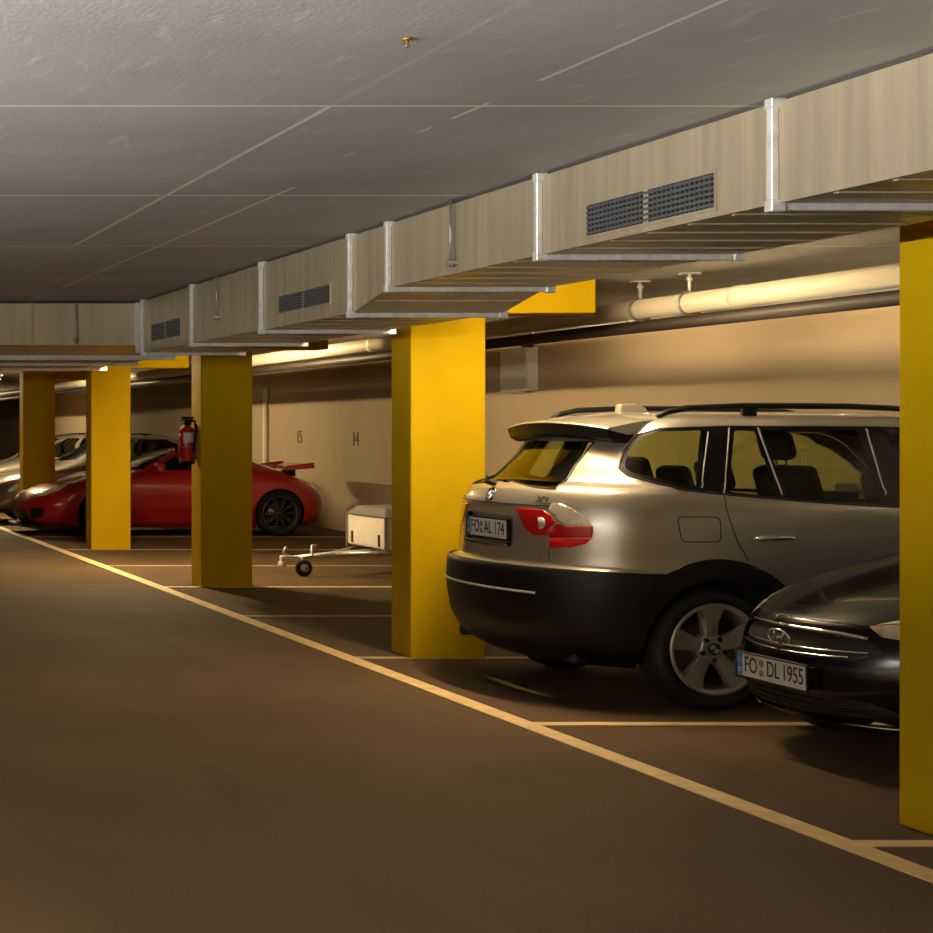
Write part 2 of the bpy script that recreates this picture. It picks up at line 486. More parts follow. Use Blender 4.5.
# wall cabinet
cab = thing('wall_cabinet', (WX, 19.3, 2.02), 'white metal cabinet high on the side wall beside the largest yellow column', 'cabinet')
MB().box((-.125, -.34, 0), (0, .34, .50)).build('casing', M['white_box'], cab, bevel=.008)
MB().box((-.135, -.32, .02), (-.125, .32, .48)).build('door', M['white_box'], cab, bevel=.003)
MB().box((-.09, -.28, .50), (-.03, -.12, .55)).build('cable_gland', M['void'], cab)
MB().box((-.10, -.25, -.02), (-.02, .30, 0)).build('bracket', M['steel'], cab)

# riser pipe on the wall and bay numbers
rp = MB(); rp.cyl((WX - .05, 28.6, 0), (WX - .05, 28.6, 2.3), .045, 14)
for z in (.9, 2.1): rp.lathe([(.045, -.03), (.058, -.03), (.058, .03), (.045, .03)], 14, 'Z', (WX - .05, 28.6, z))
tag(rp.build('riser_pipe', M['pipe']), 'pale upright pipe on the wall above the rear of the red sports car', 'pipe', kind='thing')


def number(txt, y, z, label):
    mt = Matrix.Translation((WX - .004, y, z)) @ Matrix(((0, 0, -1, 0), (-1, 0, 0, 0), (0, 1, 0, 0), (0, 0, 0, 1)))
    o = text_mesh(txt, .30, 'bay_number', M['ink'], None, mt, .003, .9)
    tag(o, label, 'number', 'painted bay numbers', 'thing')


number('15', 27.0, 1.43, 'dark bay number on the wall above the tail of the red sports car')
number('14', 24.55, 1.41, 'dark bay number on the wall right of the red sports car')
number('16', 31.8, 1.45, 'dark bay number on the wall above the roof of the red sports car')

# sprinkler on the ceiling
sp = thing('sprinkler', (1.8, 4.38, CZ), 'small brass sprinkler head on the ceiling at the top edge', 'sprinkler')
sp.scale = (.4, .4, .4)
MB().lathe([(0, 0), (.035, 0), (.03, -.012), (.012, -.016), (.012, -.04), (0, -.04)], 16, 'Z').build('body', mat('brass', (.55, .30, .07), .35, .8), sp)
MB().lathe([(0, -.055), (.024, -.055), (.022, -.05), (.006, -.046), (.006, -.04), (0, -.04)], 16, 'Z').build('deflector', M['steel'], sp)

# fire extinguisher on the second column's left face
fx = thing('fire_extinguisher', (CX, 16.33, 1.22), 'red fire extinguisher hanging on the left side of a yellow column', 'fire extinguisher')
R = .077
MB().lathe([(0, .02), (R - .012, .02), (R, .035), (R, .33), (R - .015, .36), (.03, .385), (.022, .40), (0, .40)], 24, 'Z', (-R - .015, 0, 0)).build('cylinder', M['red_gloss'], fx)
MB().lathe([(0, 0), (R - .005, 0), (R - .002, .03), (0, .03)], 24, 'Z', (-R - .015, 0, 0)).build('base_ring', M['plastic'], fx)
lb = MB(); vs = []; fs = []
for i, a in enumerate(np.linspace(-2.35, -.85, 12)):
    vs += [(-R - .015 + math.cos(a) * (R + .002), math.sin(a) * (R + .002), .215), (-R - .015 + math.cos(a) * (R + .002), math.sin(a) * (R + .002), .315)]
for i in range(11): fs.append((2*i, 2*i+2, 2*i+3, 2*i+1))
lb.add(vs, fs, True); lb.build('paper_label', M['label'], fx)
hd = MB(); hd.box((-R - .045, -.03, .385), (-R + .02, .03, .44)); hd.box((-R - .07, -.018, .43), (-R + .045, .018, .45)); hd.box((-R - .075, -.016, .452), (-R + .05, .016, .475))
hd.build('valve_head', M['plastic'], fx, bevel=.004)
MB().cyl((-R - .07, -.015, .42), (-R - .045, -.015, .42), .014, 12).build('pressure_gauge', M['chrome'], fx)
pts = [(-R + .01, -.02, .42), (-R + .05, -.045, .43), (-R + .05, -.07, .36), (-R + .035, -.082, .22), (-R + .03, -.085, .12)]
MB().tube(pts, .012, 8).build('hose', M['plastic'], fx)
MB().tube([(-2*R - .005, -.03, .30), (-2*R - .022, -.035, .20), (-2*R - .028, -.035, .06)], [.014, .018, .028], 12).build('discharge_horn', M['red_gloss'], fx)
MB().box((-.016, -.03, .05), (0, .03, .40)).build('wall_bracket', M['steel'], fx)
MB().tube([(-R - .015 + math.cos(a) * (R + .004), math.sin(a) * (R + .004), .17) for a in np.linspace(0, 2*PI, 20, endpoint=False)], .005, 6, closed=True).build('strap', M['steel'], fx)


# ------------------------------------------------------------------ car bodies: a shell P(u, v)
def pchip(xk, yk, x):
    xk = np.asarray(xk, float); yk = np.asarray(yk, float); x = np.asarray(x, float)
    h = np.diff(xk); d = np.diff(yk) / h
    m = np.zeros_like(yk)
    m[0] = d[0]; m[-1] = d[-1]
    for i in range(1, len(yk) - 1):
        if d[i-1] * d[i] > 0:
            w1 = 2 * h[i] + h[i-1]; w2 = h[i] + 2 * h[i-1]
            m[i] = (w1 + w2) / (w1 / d[i-1] + w2 / d[i])
    i = np.clip(np.searchsorted(xk, x, side='right') - 1, 0, len(h) - 1)
    t = (x - xk[i]) / h[i]; H = h[i]
    return ((1 + 2*t) * (1-t)**2 * yk[i] + t * (1-t)**2 * H * m[i] + t*t*(3-2*t) * yk[i+1] + t*t*(t-1) * H * m[i+1])


class Shell:
    """levels: (z, x_left, x_right, half_width, left_corner, right_corner) from sill to roof, each a rounded plan outline.
    u runs 0..1 round the left end from the centre line, 1..2 along the side, 2..3 round the right end; v is the level."""
    UK, VK = 10.0, 1.0

    def __init__(s, levels, origin, nl=3.4, nr=3.4, deform=None, nu=(26, 46, 18), nv=5):
        s.k = np.array(levels, float); s.nk = len(levels); s.o = np.array(origin, float)
        s.nl, s.nr = nl, nr; s.deform = deform; s.nu = nu; s.nv = nv
        s.tab = {}
        for n in (nl, nr):
            a = np.linspace(0, PI/2, 4001)
            X = .55 * (1 - np.cos(a) ** (2/n)); Y = np.sin(a) ** (2/n)
            L = np.concatenate(([0], np.cumsum(np.hypot(np.diff(X), np.diff(Y))))); s.tab[n] = (L / L[-1], a)
        s._grid()

    def lev(s, v, c):
        vv = np.clip(v, 0, s.nk - 1)
        return pchip(np.arange(s.nk), s.k[:, c], vv)

    def P(s, u, v):
        u = np.asarray(u, float); v = np.asarray(v, float)
        z, xl, xr, w, rl, rr = [s.lev(v, c) for c in range(6)]
        z = z + np.minimum(v, 0) * .1
        uc = np.clip(u, 0, 3)
        t = np.clip(uc, 0, 1); a = np.interp(t, *s.tab[s.nl])
        xL = xl + rl * (1 - np.clip(np.cos(a), 0, 1) ** (2/s.nl)); yL = w * np.sin(a) ** (2/s.nl)
        t2 = np.clip(uc - 1, 0, 1); xS = (xl + rl) * (1 - t2) + (xr - rr) * t2
        t3 = np.clip(3 - uc, 0, 1); a = np.interp(t3, *s.tab[s.nr])
        xR = xr - rr * (1 - np.clip(np.cos(a), 0, 1) ** (2/s.nr)); yR = w * np.sin(a) ** (2/s.nr)
        x = np.where(uc < 1, xL, np.where(uc < 2, xS, xR)); y = np.where(uc < 1, yL, np.where(uc < 2, w, yR))
        p = np.stack([x, -y, z], -1)
        if s.deform: p = s.deform(p)
        return p

    def N(s, u, v):
        e = 1e-3; u = np.asarray(u, float); v = np.asarray(v, float)
        u0, u1 = np.clip(u - e, 0, 3), np.clip(u + e, 0, 3); v0, v1 = np.clip(v - e*4, 0, s.nk-1.0005), np.clip(v + e*4, 0, s.nk-1.0005)
        a = s.P(u1, v) - s.P(u0, v); b = s.P(u, v1) - s.P(u, v0)
        n = np.cross(a, b); l = np.linalg.norm(n, axis=-1, keepdims=True)
        n = n / np.maximum(l, 1e-12)
        on = (u < 1e-6) | (u > 3 - 1e-6)
        n[..., 1] = np.where(on, 0, n[..., 1])
        return n / np.maximum(np.linalg.norm(n, axis=-1, keepdims=True), 1e-12)

    def _grid(s):
        s.gu, s.gv = np.meshgrid(np.linspace(0, 3, 241), np.linspace(0, s.nk - 1.001, 160), indexing='ij')
        s.gp = s.P(s.gu, s.gv); s.gn = s.N(s.gu, s.gv)

    def px(s, p):
        w = p + s.o
        return np.stack([VX + F * w[..., 0] / w[..., 1], VY - F * (w[..., 2] - CAMZ) / w[..., 1]], -1)

    def solve(s, fn, target, mask=None):
        q = fn(s.gp); d = ((q - np.array(target)) ** 2).sum(-1)
        if mask is not None: d = np.where(mask, d, 1e18)
        i = np.unravel_index(np.argmin(d), d.shape); u, v = s.gu[i], s.gv[i]
        for _ in range(8):
            r = fn(s.P(u, v)) - np.array(target); e = 1e-3
            du = (fn(s.P(u + e, v)) - fn(s.P(u - e, v))) / (2*e); dv = (fn(s.P(u, v + e)) - fn(s.P(u, v - e))) / (2*e)
            J = np.stack([du, dv], 1); det = np.linalg.det(J)
            if abs(det) < 1e-9: break
            st = np.linalg.solve(J, r); st = np.clip(st, -.3, .3)
            u = float(np.clip(u - st[0], 0, 3)); v = float(np.clip(v - st[1], -1, s.nk - 1.001))
        return (u, v)

    def at_px(s, x, y):                  # the surface point seen along a line of sight
        cam = np.array([0, 0, CAMZ]); wv = s.gp + s.o - cam
        return s.solve(s.px, (x, y), (s.gn * wv).sum(-1) < 0)

    def at_xz(s, x, z):
        if z < s.k[0, 0]:
            u, v = s.at_xz(x, s.k[0, 0] + .002); return (u, (z - s.k[0, 0]) * 10)
        return s.solve(lambda p: p[..., [0, 2]], (x, z))

    def at_yz(s, y, z, right=False):
        return s.solve(lambda p: p[..., [1, 2]], (-abs(y), z), (s.gu >= 2) if right else (s.gu <= 1))

    def flat(s):
        bm = bmesh.new(); us = np.concatenate([np.linspace(0, 1, s.nu[0]+1), np.linspace(1, 2, s.nu[1]+1)[1:], np.linspace(2, 3, s.nu[2]+1)[1:]])
        vs = np.linspace(0, s.nk - 1.002, (s.nk - 1) * s.nv + 1)
        g = [[bm.verts.new((u * s.UK, v * s.VK, 0)) for v in vs] for u in us]
        for i in range(len(us) - 1):
            for j in range(len(vs) - 1):
                bm.faces.new((g[i][j], g[i+1][j], g[i+1][j+1], g[i][j+1]))
        s.bm = bm
        return bm

    def cut(s, poly, bm=None):
        """cut a (u, v) polygon out of the flat sheet; returns it as a sheet of its own"""
        bm = bm or s.bm
        P2 = [(p[0] * s.UK, p[1] * s.VK) for p in poly]
        P2 = [p for i, p in enumerate(P2) if math.hypot(p[0]-P2[i-1][0], p[1]-P2[i-1][1]) > 2e-4]
        x0, x1 = min(p[0] for p in P2) - .01, max(p[0] for p in P2) + .01
        y0, y1 = min(p[1] for p in P2) - .01, max(p[1] for p in P2) + .01
        fs = []
        for f in bm.faces:
            xs = [v.co.x for v in f.verts]; ys = [v.co.y for v in f.verts]
            if max(xs) >= x0 and min(xs) <= x1 and max(ys) >= y0 and min(ys) <= y1: fs.append(f)
        geom = list({e for f in fs for e in f.edges} | {v for f in fs for v in f.verts}) + fs
        n = len(P2)
        for i in range(n):
            a, b = P2[i], P2[(i+1) % n]
            no = Vector((-(b[1]-a[1]), b[0]-a[0], 0))
            r = bmesh.ops.bisect_plane(bm, geom=geom, dist=2e-5, plane_co=(a[0], a[1], 0), plane_no=no)
            geom = [g for g in r['geom'] if g.is_valid]
        def inside(x, y):
            c = False
            for i in range(n):
                (ax, ay), (bx, by) = P2[i-1], P2[i]
                if (ay > y) != (by > y) and x < (bx-ax) * (y-ay) / (by-ay) + ax: c = not c
            return c
        ins = [g for g in geom if isinstance(g, bmesh.types.BMFace) and inside(*g.calc_center_median()[:2])]
        out = bmesh.new(); mp = {}
        for f in ins:
            vv = []
            for v in f.verts:
                if v not in mp: mp[v] = out.verts.new(v.co)
                vv.append(mp[v])
            out.faces.new(vv)
        bmesh.ops.delete(bm, geom=ins, context='FACES')
        return out

    def make(s, bm, name, m, parent, off=0.0, side='both', thick=0.0):
        """bend a flat sheet onto the body. side: both (one mesh, mirrored), near, far"""
        bm.verts.index_update()
        n = len(bm.verts)
        if n == 0: return None
        co = np.array([v.co[:2] for v in bm.verts]); u, v = co[:, 0] / s.UK, co[:, 1] / s.VK
        p = s.P(u, v); nn = s.N(u, v)
        faces = [[w.index for w in f.verts] for f in bm.faces]
        # the outward side of a face on the near half
        sgn = 1.0
        k = n // 2
        mid = np.array([(s.k[0, 1] + s.k[0, 2]) / 2, 0, .7])
        if ((nn * (p - mid)).sum(-1)).mean() < 0: sgn = -1.0
        nn = nn * sgn
        p = p + nn * off
        V = []; Fc = []; NN = []
        def addside(mir):
            o = len(V)
            q = p.copy(); r = nn.copy()
            if mir: q[:, 1] *= -1; r[:, 1] *= -1
            V.extend(map(tuple, q)); NN.extend(map(tuple, r))
            flip = mir != (sgn < 0)
            for f in faces: Fc.append([i + o for i in (f[::-1] if flip else f)])
            if thick:
                o2 = len(V)
                V.extend(map(tuple, q - r * thick)); NN.extend(map(tuple, -r))
                cnt = {}
                for f in faces:
                    for i in range(len(f)):
                        a, b = f[i], f[(i+1) % len(f)]; cnt[(a, b)] = 1
                for f in faces: Fc.append([i + o2 for i in (f if flip else f[::-1])])
                for (a, b) in cnt:
                    if (b, a) not in cnt and not (abs(p[a, 1]) < 1e-4 and abs(p[b, 1]) < 1e-4):
                        Fc.append([b + o, a + o, a + o2, b + o2] if not flip else [a + o, b + o, b + o2, a + o2])
        if side in ('both', 'near'): addside(False)
        if side in ('both', 'far'): addside(True)
        me = bpy.data.meshes.new(name); me.from_pydata(V, [], Fc)
        for pl in me.polygons: pl.use_smooth = True
        me.validate(); me.update()
        if not thick: me.normals_split_custom_set_from_vertices([tuple(x) for x in NN])
        me.materials.append(m)
        o = bpy.data.objects.new(name, me); COL.objects.link(o); o.parent = parent
        return o

    def pair(s, bm, name, m, parent, off=0.0, thick=0.0):
        return s.make(bm, name, m, parent, off, 'near', thick), s.make(bm, name, m, parent, off, 'far', thick)

    def line(s, uv, r, mb=None, mir=True, off=0.0, sub=4, closed=False, nside=6):
        """a thin bead following (u, v) points over the surface"""
        mb = mb or MB(); q = []
        pts = list(uv) + ([uv[0]] if closed else [])
        for a, b in zip(pts[:-1], pts[1:]):
            for t in np.linspace(0, 1, sub, endpoint=False): q.append((a[0] + (b[0]-a[0])*t, a[1] + (b[1]-a[1])*t))
        if not closed: q.append(pts[-1])
        q = np.array(q); p = s.P(q[:, 0], q[:, 1]); n = s.N(q[:, 0], q[:, 1])
        mid = np.array([(s.k[0, 1] + s.k[0, 2]) / 2, 0, .7])
        sg = np.sign((n * (p - mid)).sum(-1, keepdims=True)); p = p + n * sg * off
        mb.tube([tuple(x) for x in p], r, nside, closed=closed)
        if mir: mb.tube([(x[0], -x[1], x[2]) for x in p], r, nside, closed=closed)
        return mb


def rnd(poly, r, n=3):
    """round the corners of a 2D polygon"""
    out = []; k = len(poly)
    for i in range(k):
        a, b, c = [np.array(poly[j % k], float) for j in (i-1, i, i+1)]
        d1, d2 = a - b, c - b; l1, l2 = np.linalg.norm(d1), np.linalg.norm(d2)
        q = min(r, l1 * .45, l2 * .45)
        p1, p2 = b + d1 / l1 * q, b + d2 / l2 * q
        for t in np.linspace(0, 1, n + 1): out.append(tuple((1-t)**2 * p1 + 2*t*(1-t) * b + t*t * p2))
    return out


def circ(cx, cz, r, n=36, a0=0, a1=2*PI): return [(cx + r*math.cos(a), cz + r*math.sin(a)) for a in np.linspace(a0, a1, n, endpoint=False)]


def wheel(parent, x, y, r, rim, width, style, m_rim, nearface, roundel=False):
    """tyre standing on the floor; nearface -1: outer side faces the camera"""
    s = nearface; w = width / 2
    def Y(t): return s * t
    T = MB(); pr = [(rim - .005, w - .035), (rim + .01, w - .012), ((rim + r) / 2, w + .006), (r - .025, w - .008), (r - .004, w - .04), (r, 0),
                    (r - .004, -w + .04), (r - .025, -w + .01), ((rim + r) / 2, -w), (rim, -w + .02)]
    T.lathe([(a, Y(b)) for a, b in pr], 48, 'Y')
    for q in (-.05, .0, .05): T.tube([(math.cos(a) * (r + .0005), Y(q), math.sin(a) * (r + .0005)) for a in np.linspace(0, 2*PI, 48, endpoint=False)], .002, 4, closed=True)
    t = T.build('tyre', M['rubber'], parent, (x, y, r))
    R_ = MB()
    R_.lathe([(rim + .008, Y(w - .008)), (rim + .004, Y(w + .002)), (rim - .012, Y(w + .001)), (rim - .022, Y(w - .03)), (rim - .03, Y(-w + .03))], 48, 'Y')
    rimo = R_.build('rim', m_rim, t)
    S = MB()
    if style == 'star':                  # five broad tapering spokes
        for k in range(5):
            a = 2*PI*k/5 + math.radians(93)
            mt = Matrix.Rotation(a, 4, 'Y') if False else Matrix(((math.cos(a), 0, -math.sin(a), 0), (0, 1, 0, 0), (math.sin(a), 0, math.cos(a), 0), (0, 0, 0, 1)))
            r0, r1 = .045, rim - .008; h0, h1 = .030, .068; y0, y1 = w - .045, w - .006
            vs = [(r0, Y(y0 - .05), -h0), (r1, Y(y1 - .06), -h1), (r1, Y(y1 - .06), h1), (r0, Y(y0 - .05), h0),
                  (r0, Y(y0), -h0), (r1 * .6, Y(y0 + .012), -.040), (r1, Y(y1), -h1), (r1, Y(y1), h1), (r1 * .6, Y(y0 + .012), .040), (r0, Y(y0), h0),
                  (r0, Y(y0 + .008), 0), (r1 * .6, Y(y0 + .018), 0), (r1, Y(y1 + .002), 0)]
            fs = [(4, 5, 11, 10), (5, 6, 12, 11), (10, 11, 8, 9), (11, 12, 7, 8), (0, 1, 6, 5, 4), (3, 9, 8, 7, 2), (0, 3, 2, 1), (1, 2, 7, 12, 6), (0, 4, 10, 9, 3)]
            S.add(vs, fs, False, mt)
        S.lathe([(.0, Y(w - .03)), (.062, Y(w - .03)), (.085, Y(w - .05)), (.088, Y(w - .10))], 30, 'Y')
        sp_ = S.build('spokes', m_rim, t, bevel=.004)
        H = MB()
        for k in range(5):
            a = 2*PI*k/5 + math.radians(93 + 36); c = (math.cos(a) * .062, 0, math.sin(a) * .062)
            H.lathe([(.0, Y(w - .026)), (.0135, Y(w - .026)), (.0135, Y(w - .06))], 12, 'Y', c)
        H.build('lug_holes', M['void'], t)
    else:                                 # thin double spokes
        for k in range(10 if style == 'ten' else 7):
            a = 2*PI*k/(10 if style == 'ten' else 7)
            for e in (-.012, .012):
                mt = Matrix(((math.cos(a), 0, -math.sin(a), 0), (0, 1, 0, 0), (math.sin(a), 0, math.cos(a), 0), (0, 0, 0, 1)))
                S.prism([(.03, -.008), (rim - .01, -.009 + e*1.5), (rim - .01, .009 + e*1.5), (.03, .008)], Y(.022), 'Y', Y(w - .035), mt)
        S.lathe([(.0, Y(w - .02)), (.05, Y(w - .02)), (.07, Y(w - .045))], 24, 'Y')
        S.build('spokes', m_rim, t, bevel=.003, seg=1)
    D = MB(); D.lathe([(0, Y(w - .11)), (rim * .72, Y(w - .11)), (rim * .72, Y(w - .13)), (0, Y(w - .13))], 32, 'Y')
    D.build('brake_disc', M['dark_alloy'], t)
    if roundel:
        rd = MB(); rd.lathe([(0, 0), (.034, 0), (.034, Y(-.012))], 24, 'Y', (0, Y(w - .020), 0)); rd.build('hub_cap', M['ink'], t)
        make_roundel(t, Matrix.Translation((0, Y(w - .018), 0)) @ Matrix(((1, 0, 0, 0), (0, 0, Y(-1.0) * -1 * s, 0), (0, 1, 0, 0), (0, 0, 0, 1))), .025, ring=False)
    else:
        rd = MB(); rd.lathe([(0, Y(w - .012)), (.028, Y(w - .012)), (.032, Y(w - .03))], 20, 'Y'); rd.build('hub_cap', M['dark_alloy'], t)
    return t


def make_roundel(parent, mtx, r, ring=True):
    """round badge in four quarters, built in the XY plane of mtx"""
    def quarter(k, rr, z):
        pts = [(0, 0)] + [(rr * math.cos(a), rr * math.sin(a)) for a in np.linspace(k * PI/2, (k+1) * PI/2, 9)]
        return pts, z
    for name, m, ks in (('badge_blue', M['roundel_blue'], (0, 2)), ('badge_white', M['roundel_white'], (1, 3))):
        mb = MB()
        for k in ks:
            pts, _ = quarter(k, r * (.64 if ring else 1), 0)
            mb.prism(pts, .002, 'Z', 0, mtx)
        mb.build(name, m, parent)
    if ring:
        mb = MB(); mb.lathe([(r * .64, -.001), (r * .64, .0015), (r * .9, .0015), (r * .9, -.001)], 32, 'Z', mtx=mtx); mb.build('badge_ring', M['ink'], parent)
        mb = MB(); mb.lathe([(r * .9, -.002), (r * .9, .003), (r, .003), (r * 1.02, -.002)], 32, 'Z', mtx=mtx)
        mb.lathe([(r * .60, 0), (r * .60, .003), (r * .66, .003), (r * .66, 0)], 32, 'Z', mtx=mtx); mb.build('badge_rim', M['chrome'], parent)


def licence_plate(parent, x, z, text, tilt=0.0, frame=True, y=0.0, nseal=2, sx=.82, holder=0):
    """520 x 110 mm plate facing -X, reading from +Y to -Y"""
    # local plate plane: a along -Y, b up
    mt = Matrix.Translation((x, y, z)) @ Matrix.Rotation(tilt, 4, 'Y') @ Matrix(((0, 0, -1, 0), (-1, 0, 0, 0), (0, 1, 0, 0), (0, 0, 0, 1)))
    pl = MB().prism(rnd([(-.26, -.055), (.26, -.055), (.26, .055), (-.26, .055)], .012), .006, 'Z', 0, mt).build('licence_plate', M['plate'], parent)
    MB().box((-.259, -.054, .006), (-.216, .054, .0075), mt).build('blue_band', M['eu'], pl)
    st = MB()
    for k in range(12):
        a = 2*PI*k/12; st.prism(circ(-.2375 + .013*math.cos(a), .022 + .013*math.sin(a), .0025, 6), .001, 'Z', .0075, mt)
    st.build('band_stars', mat('star_yellow', (.8, .6, .05)), pl)
    text_mesh('D', .034, 'band_letter', M['plate'], pl, mt @ Matrix.Translation((-.2375, -.028, .0078)), .0006)
    a, b, c = text
    for tx, cx in ((a, -.150), (b, .020), (c, .165)):
        text_mesh(tx, .108, 'plate_lettering', M['ink'], pl, mt @ Matrix.Translation((cx, 0, .0065)), .0012, sx)
    sl = MB()
    for k in range(nseal): sl.prism(circ(-.068, .022 - .045*k, .017, 18), .0015, 'Z', .006, mt)
    sl.build('plate_seals', M['steel'], pl)
    if frame:
        fr = MB()
        if holder: fr.box((-.262, -.05, -holder), (.262, .05, 0), mt)
        for q in (((-.272, -.068, -.004), (.272, -.055, .009)), ((-.272, .055, -.004), (.272, .064, .009)), ((-.272, -.068, -.004), (-.26, .064, .009)), ((.26, -.068, -.004), (.272, .064, .009)), ((-.27, -.066, -.006), (.27, .062, -.001))):
            fr.box(*q, mt)
        fr.build('plate_frame', M['plastic'], pl, bevel=.002, seg=1)
    return pl


def seat(parent, x, y, z, face=1, w=.50, h=.62, name='seat'):
    """face +1: the sitter looks towards +x"""
    mb = MB(); f = face
    mb.box((x - .25, y - w/2, z), (x + .25, y + w/2, z + .16))
    o = mb.build(name, M['seat'], parent, bevel=.05, seg=3)
    b = MB(); mt = Matrix.Translation((x - f*.22, y, z + .08)) @ Matrix.Rotation(-f * .28, 4, 'Y')
    b.box((-.07, -w/2, 0), (.07, w/2, h), mt); b.build('backrest', M['seat'], o, bevel=.05, seg=3)
    hr = MB(); mt2 = mt @ Matrix.Translation((0, 0, h + .04))
    hr.box((-.05, -.135, 0), (.05, .135, .19), mt2)
    hr.build('headrest', M['seat'], o, bevel=.045, seg=3)
    hp = MB(); hp.cyl(mt @ Vector((0, -.05, h - .03)), mt @ Vector((0, -.05, h + .08)), .008, 6); hp.cyl(mt @ Vector((0, .05, h - .03)), mt @ Vector((0, .05, h + .08)), .008, 6)
    hp.build('headrest_posts', M['steel'], o)
    return o


def mirror_part(parent, x, y, z, m, back=1):
    """door mirror sticking out to the -y side; its glass looks to back (x sign)"""
    for s in (-1, 1):
        vs = []; b = MB()
        yy = -s * y if s > 0 else y
        sg = -1 if s < 0 else 1
        yb = sg * abs(y)
        b.box((x - .06, min(yb, yb + sg*.20), z - .02), (x + .06, max(yb, yb + sg*.20), z + .12))
        b.box((x - .03, min(yb - sg*.06, yb + sg*.03), z - .03), (x + .04, max(yb - sg*.06, yb + sg*.03), z + .02))
        o = b.build('door_mirror', m, parent, bevel=.035, seg=3)
        g = MB(); g.box((x + back*.060, min(yb + sg*.03, yb + sg*.18), z), (x + back*.066, max(yb + sg*.03, yb + sg*.18), z + .10)); g.build('mirror_glass', M['chrome'], o, bevel=.002, seg=1)


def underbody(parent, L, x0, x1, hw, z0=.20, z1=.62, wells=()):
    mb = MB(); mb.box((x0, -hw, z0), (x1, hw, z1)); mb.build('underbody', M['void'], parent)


# ================================================================== silver estate car
SX, SY = 4.47, 9.94
suv = thing('estate_car', (SX, SY, 0), 'silver high-roofed estate car parked nose to the wall beside the largest yellow column', 'car')
LEV = [  # z, x_left, x_right, half width, corner left, corner right
    (.23, .24, 4.45, .80, .62, .70),
    (.30, .12, 4.53, .86, .64, .80),
    (.45, .030, 4.565, .905, .64, .85),
    (.62, .012, 4.565, .922, .63, .85),
    (.755, .020, 4.55, .926, .63, .85),
    (.80, .085, 4.53, .926, .60, .85),
    (.92, .095, 4.50, .926, .60, .85),
    (1.02, .098, 4.40, .922, .60, .80),
    (1.10, .108, 3.95, .915, .60, .80),
    (1.150, .122, 3.62, .905, .60, .70),
    (1.198, .152, 3.48, .888, .59, .55),
    (1.228, .205, 3.42, .872, .58, .52),
    (1.252, .282, 3.36, .862, .56, .50),
    (1.36, .395, 3.16, .822, .48, .48),
    (1.50, .520, 2.90, .772, .40, .46),
    (1.575, .590, 2.74, .738, .33, .46),
    (1.615, .640, 2.60, .700, .28, .46),
    (1.648, .700, 2.45, .610, .26, .46),
    (1.668, .85, 2.25, .42, .30, .40),
    (1.676, 1.0, 2.0, .0, .30, .30)]
SR = .346                                        # tyre radius
WXR, WXF = 5.43 - SX, 5.43 - SX + 2.795


def suv_deform(p):
    p = p.copy()
    x, y, z = p[..., 0], p[..., 1], p[..., 2]
    # the belt line falls gently towards the nose
    t = np.clip((z - .80) / .4, 0, 1) * np.clip((1.66 - z) / .42, 0, 1)
    p[..., 2] = z - t * .034 * np.clip(x - .75, -.4, 2.6)
    return p


S = Shell(LEV, (SX, SY, 0), 2.25, 3.0, suv_deform)
S.flat()
def dens(pts, step, closed=False):
    out = []; k = len(pts)
    for i in range(k if closed else k - 1):
        a, b = pts[i], pts[(i+1) % k]; n = max(1, int(math.ceil(math.hypot(b[0]-a[0], b[1]-a[1]) / step)))
        out += [(a[0] + (b[0]-a[0])*t/n, a[1] + (b[1]-a[1])*t/n) for t in range(n)]
    return out if closed else out + [pts[-1]]


def beads(shell, name, m, parent, lines):
    for uv, r, off, mir, closed in lines:
        one = all(p[0] > 1e-6 and p[0] < 2.9999 for p in uv)
        if one or not mir:
            for side in ((False, True) if mir else (False,)):
                mb = shell.line(uv, r, MB(), False, off, closed=closed)
                if side: mb.v = [(x, -y, z) for x, y, z in mb.v]
                mb.build(name, m, parent)
        else: shell.line(uv, r, MB(), True, off, closed=closed).build(name, m, parent)


A = lambda pts: [S.at_px(*q) for q in pts]
AL = lambda pts: [S.at_px(*q) for q in dens(pts, 9)]
AC = lambda pts: [S.at_px(*q) for q in dens(pts, 14, True)]
B = lambda pts: [S.at_xz(*q) for q in pts]
for wx in (WXR, WXF): S.cut(B(circ(wx, SR, .392, 40)))                                      # wheel openings
arch = [S.cut(B(circ(wx, SR, .505, 48))) for wx in (WXR, WXF)]
zc = .768
bump_uv = [(0, -1.2)] + [(0, S.at_yz(0, zc)[1])] + [S.at_yz(y, zc) for y in (.3, .6, .75)] + B([(.35, zc), (.50, zc), (WXR - .25, zc), (WXR - .25, .1)])
bumper = S.cut(bump_uv)
sill = S.cut(B([(WXR + .3, .1), (WXR + .3, .45), (WXF - .3, .45), (WXF - .3, .1)]))
fb = S.cut([(3, -1.2), (3, S.at_yz(0, .62, True)[1])] + [S.at_yz(y, .62, True) for y in (.3, .6)] + B([(4.2, .62), (WXF + .3, .62), (WXF + .3, .1)]))
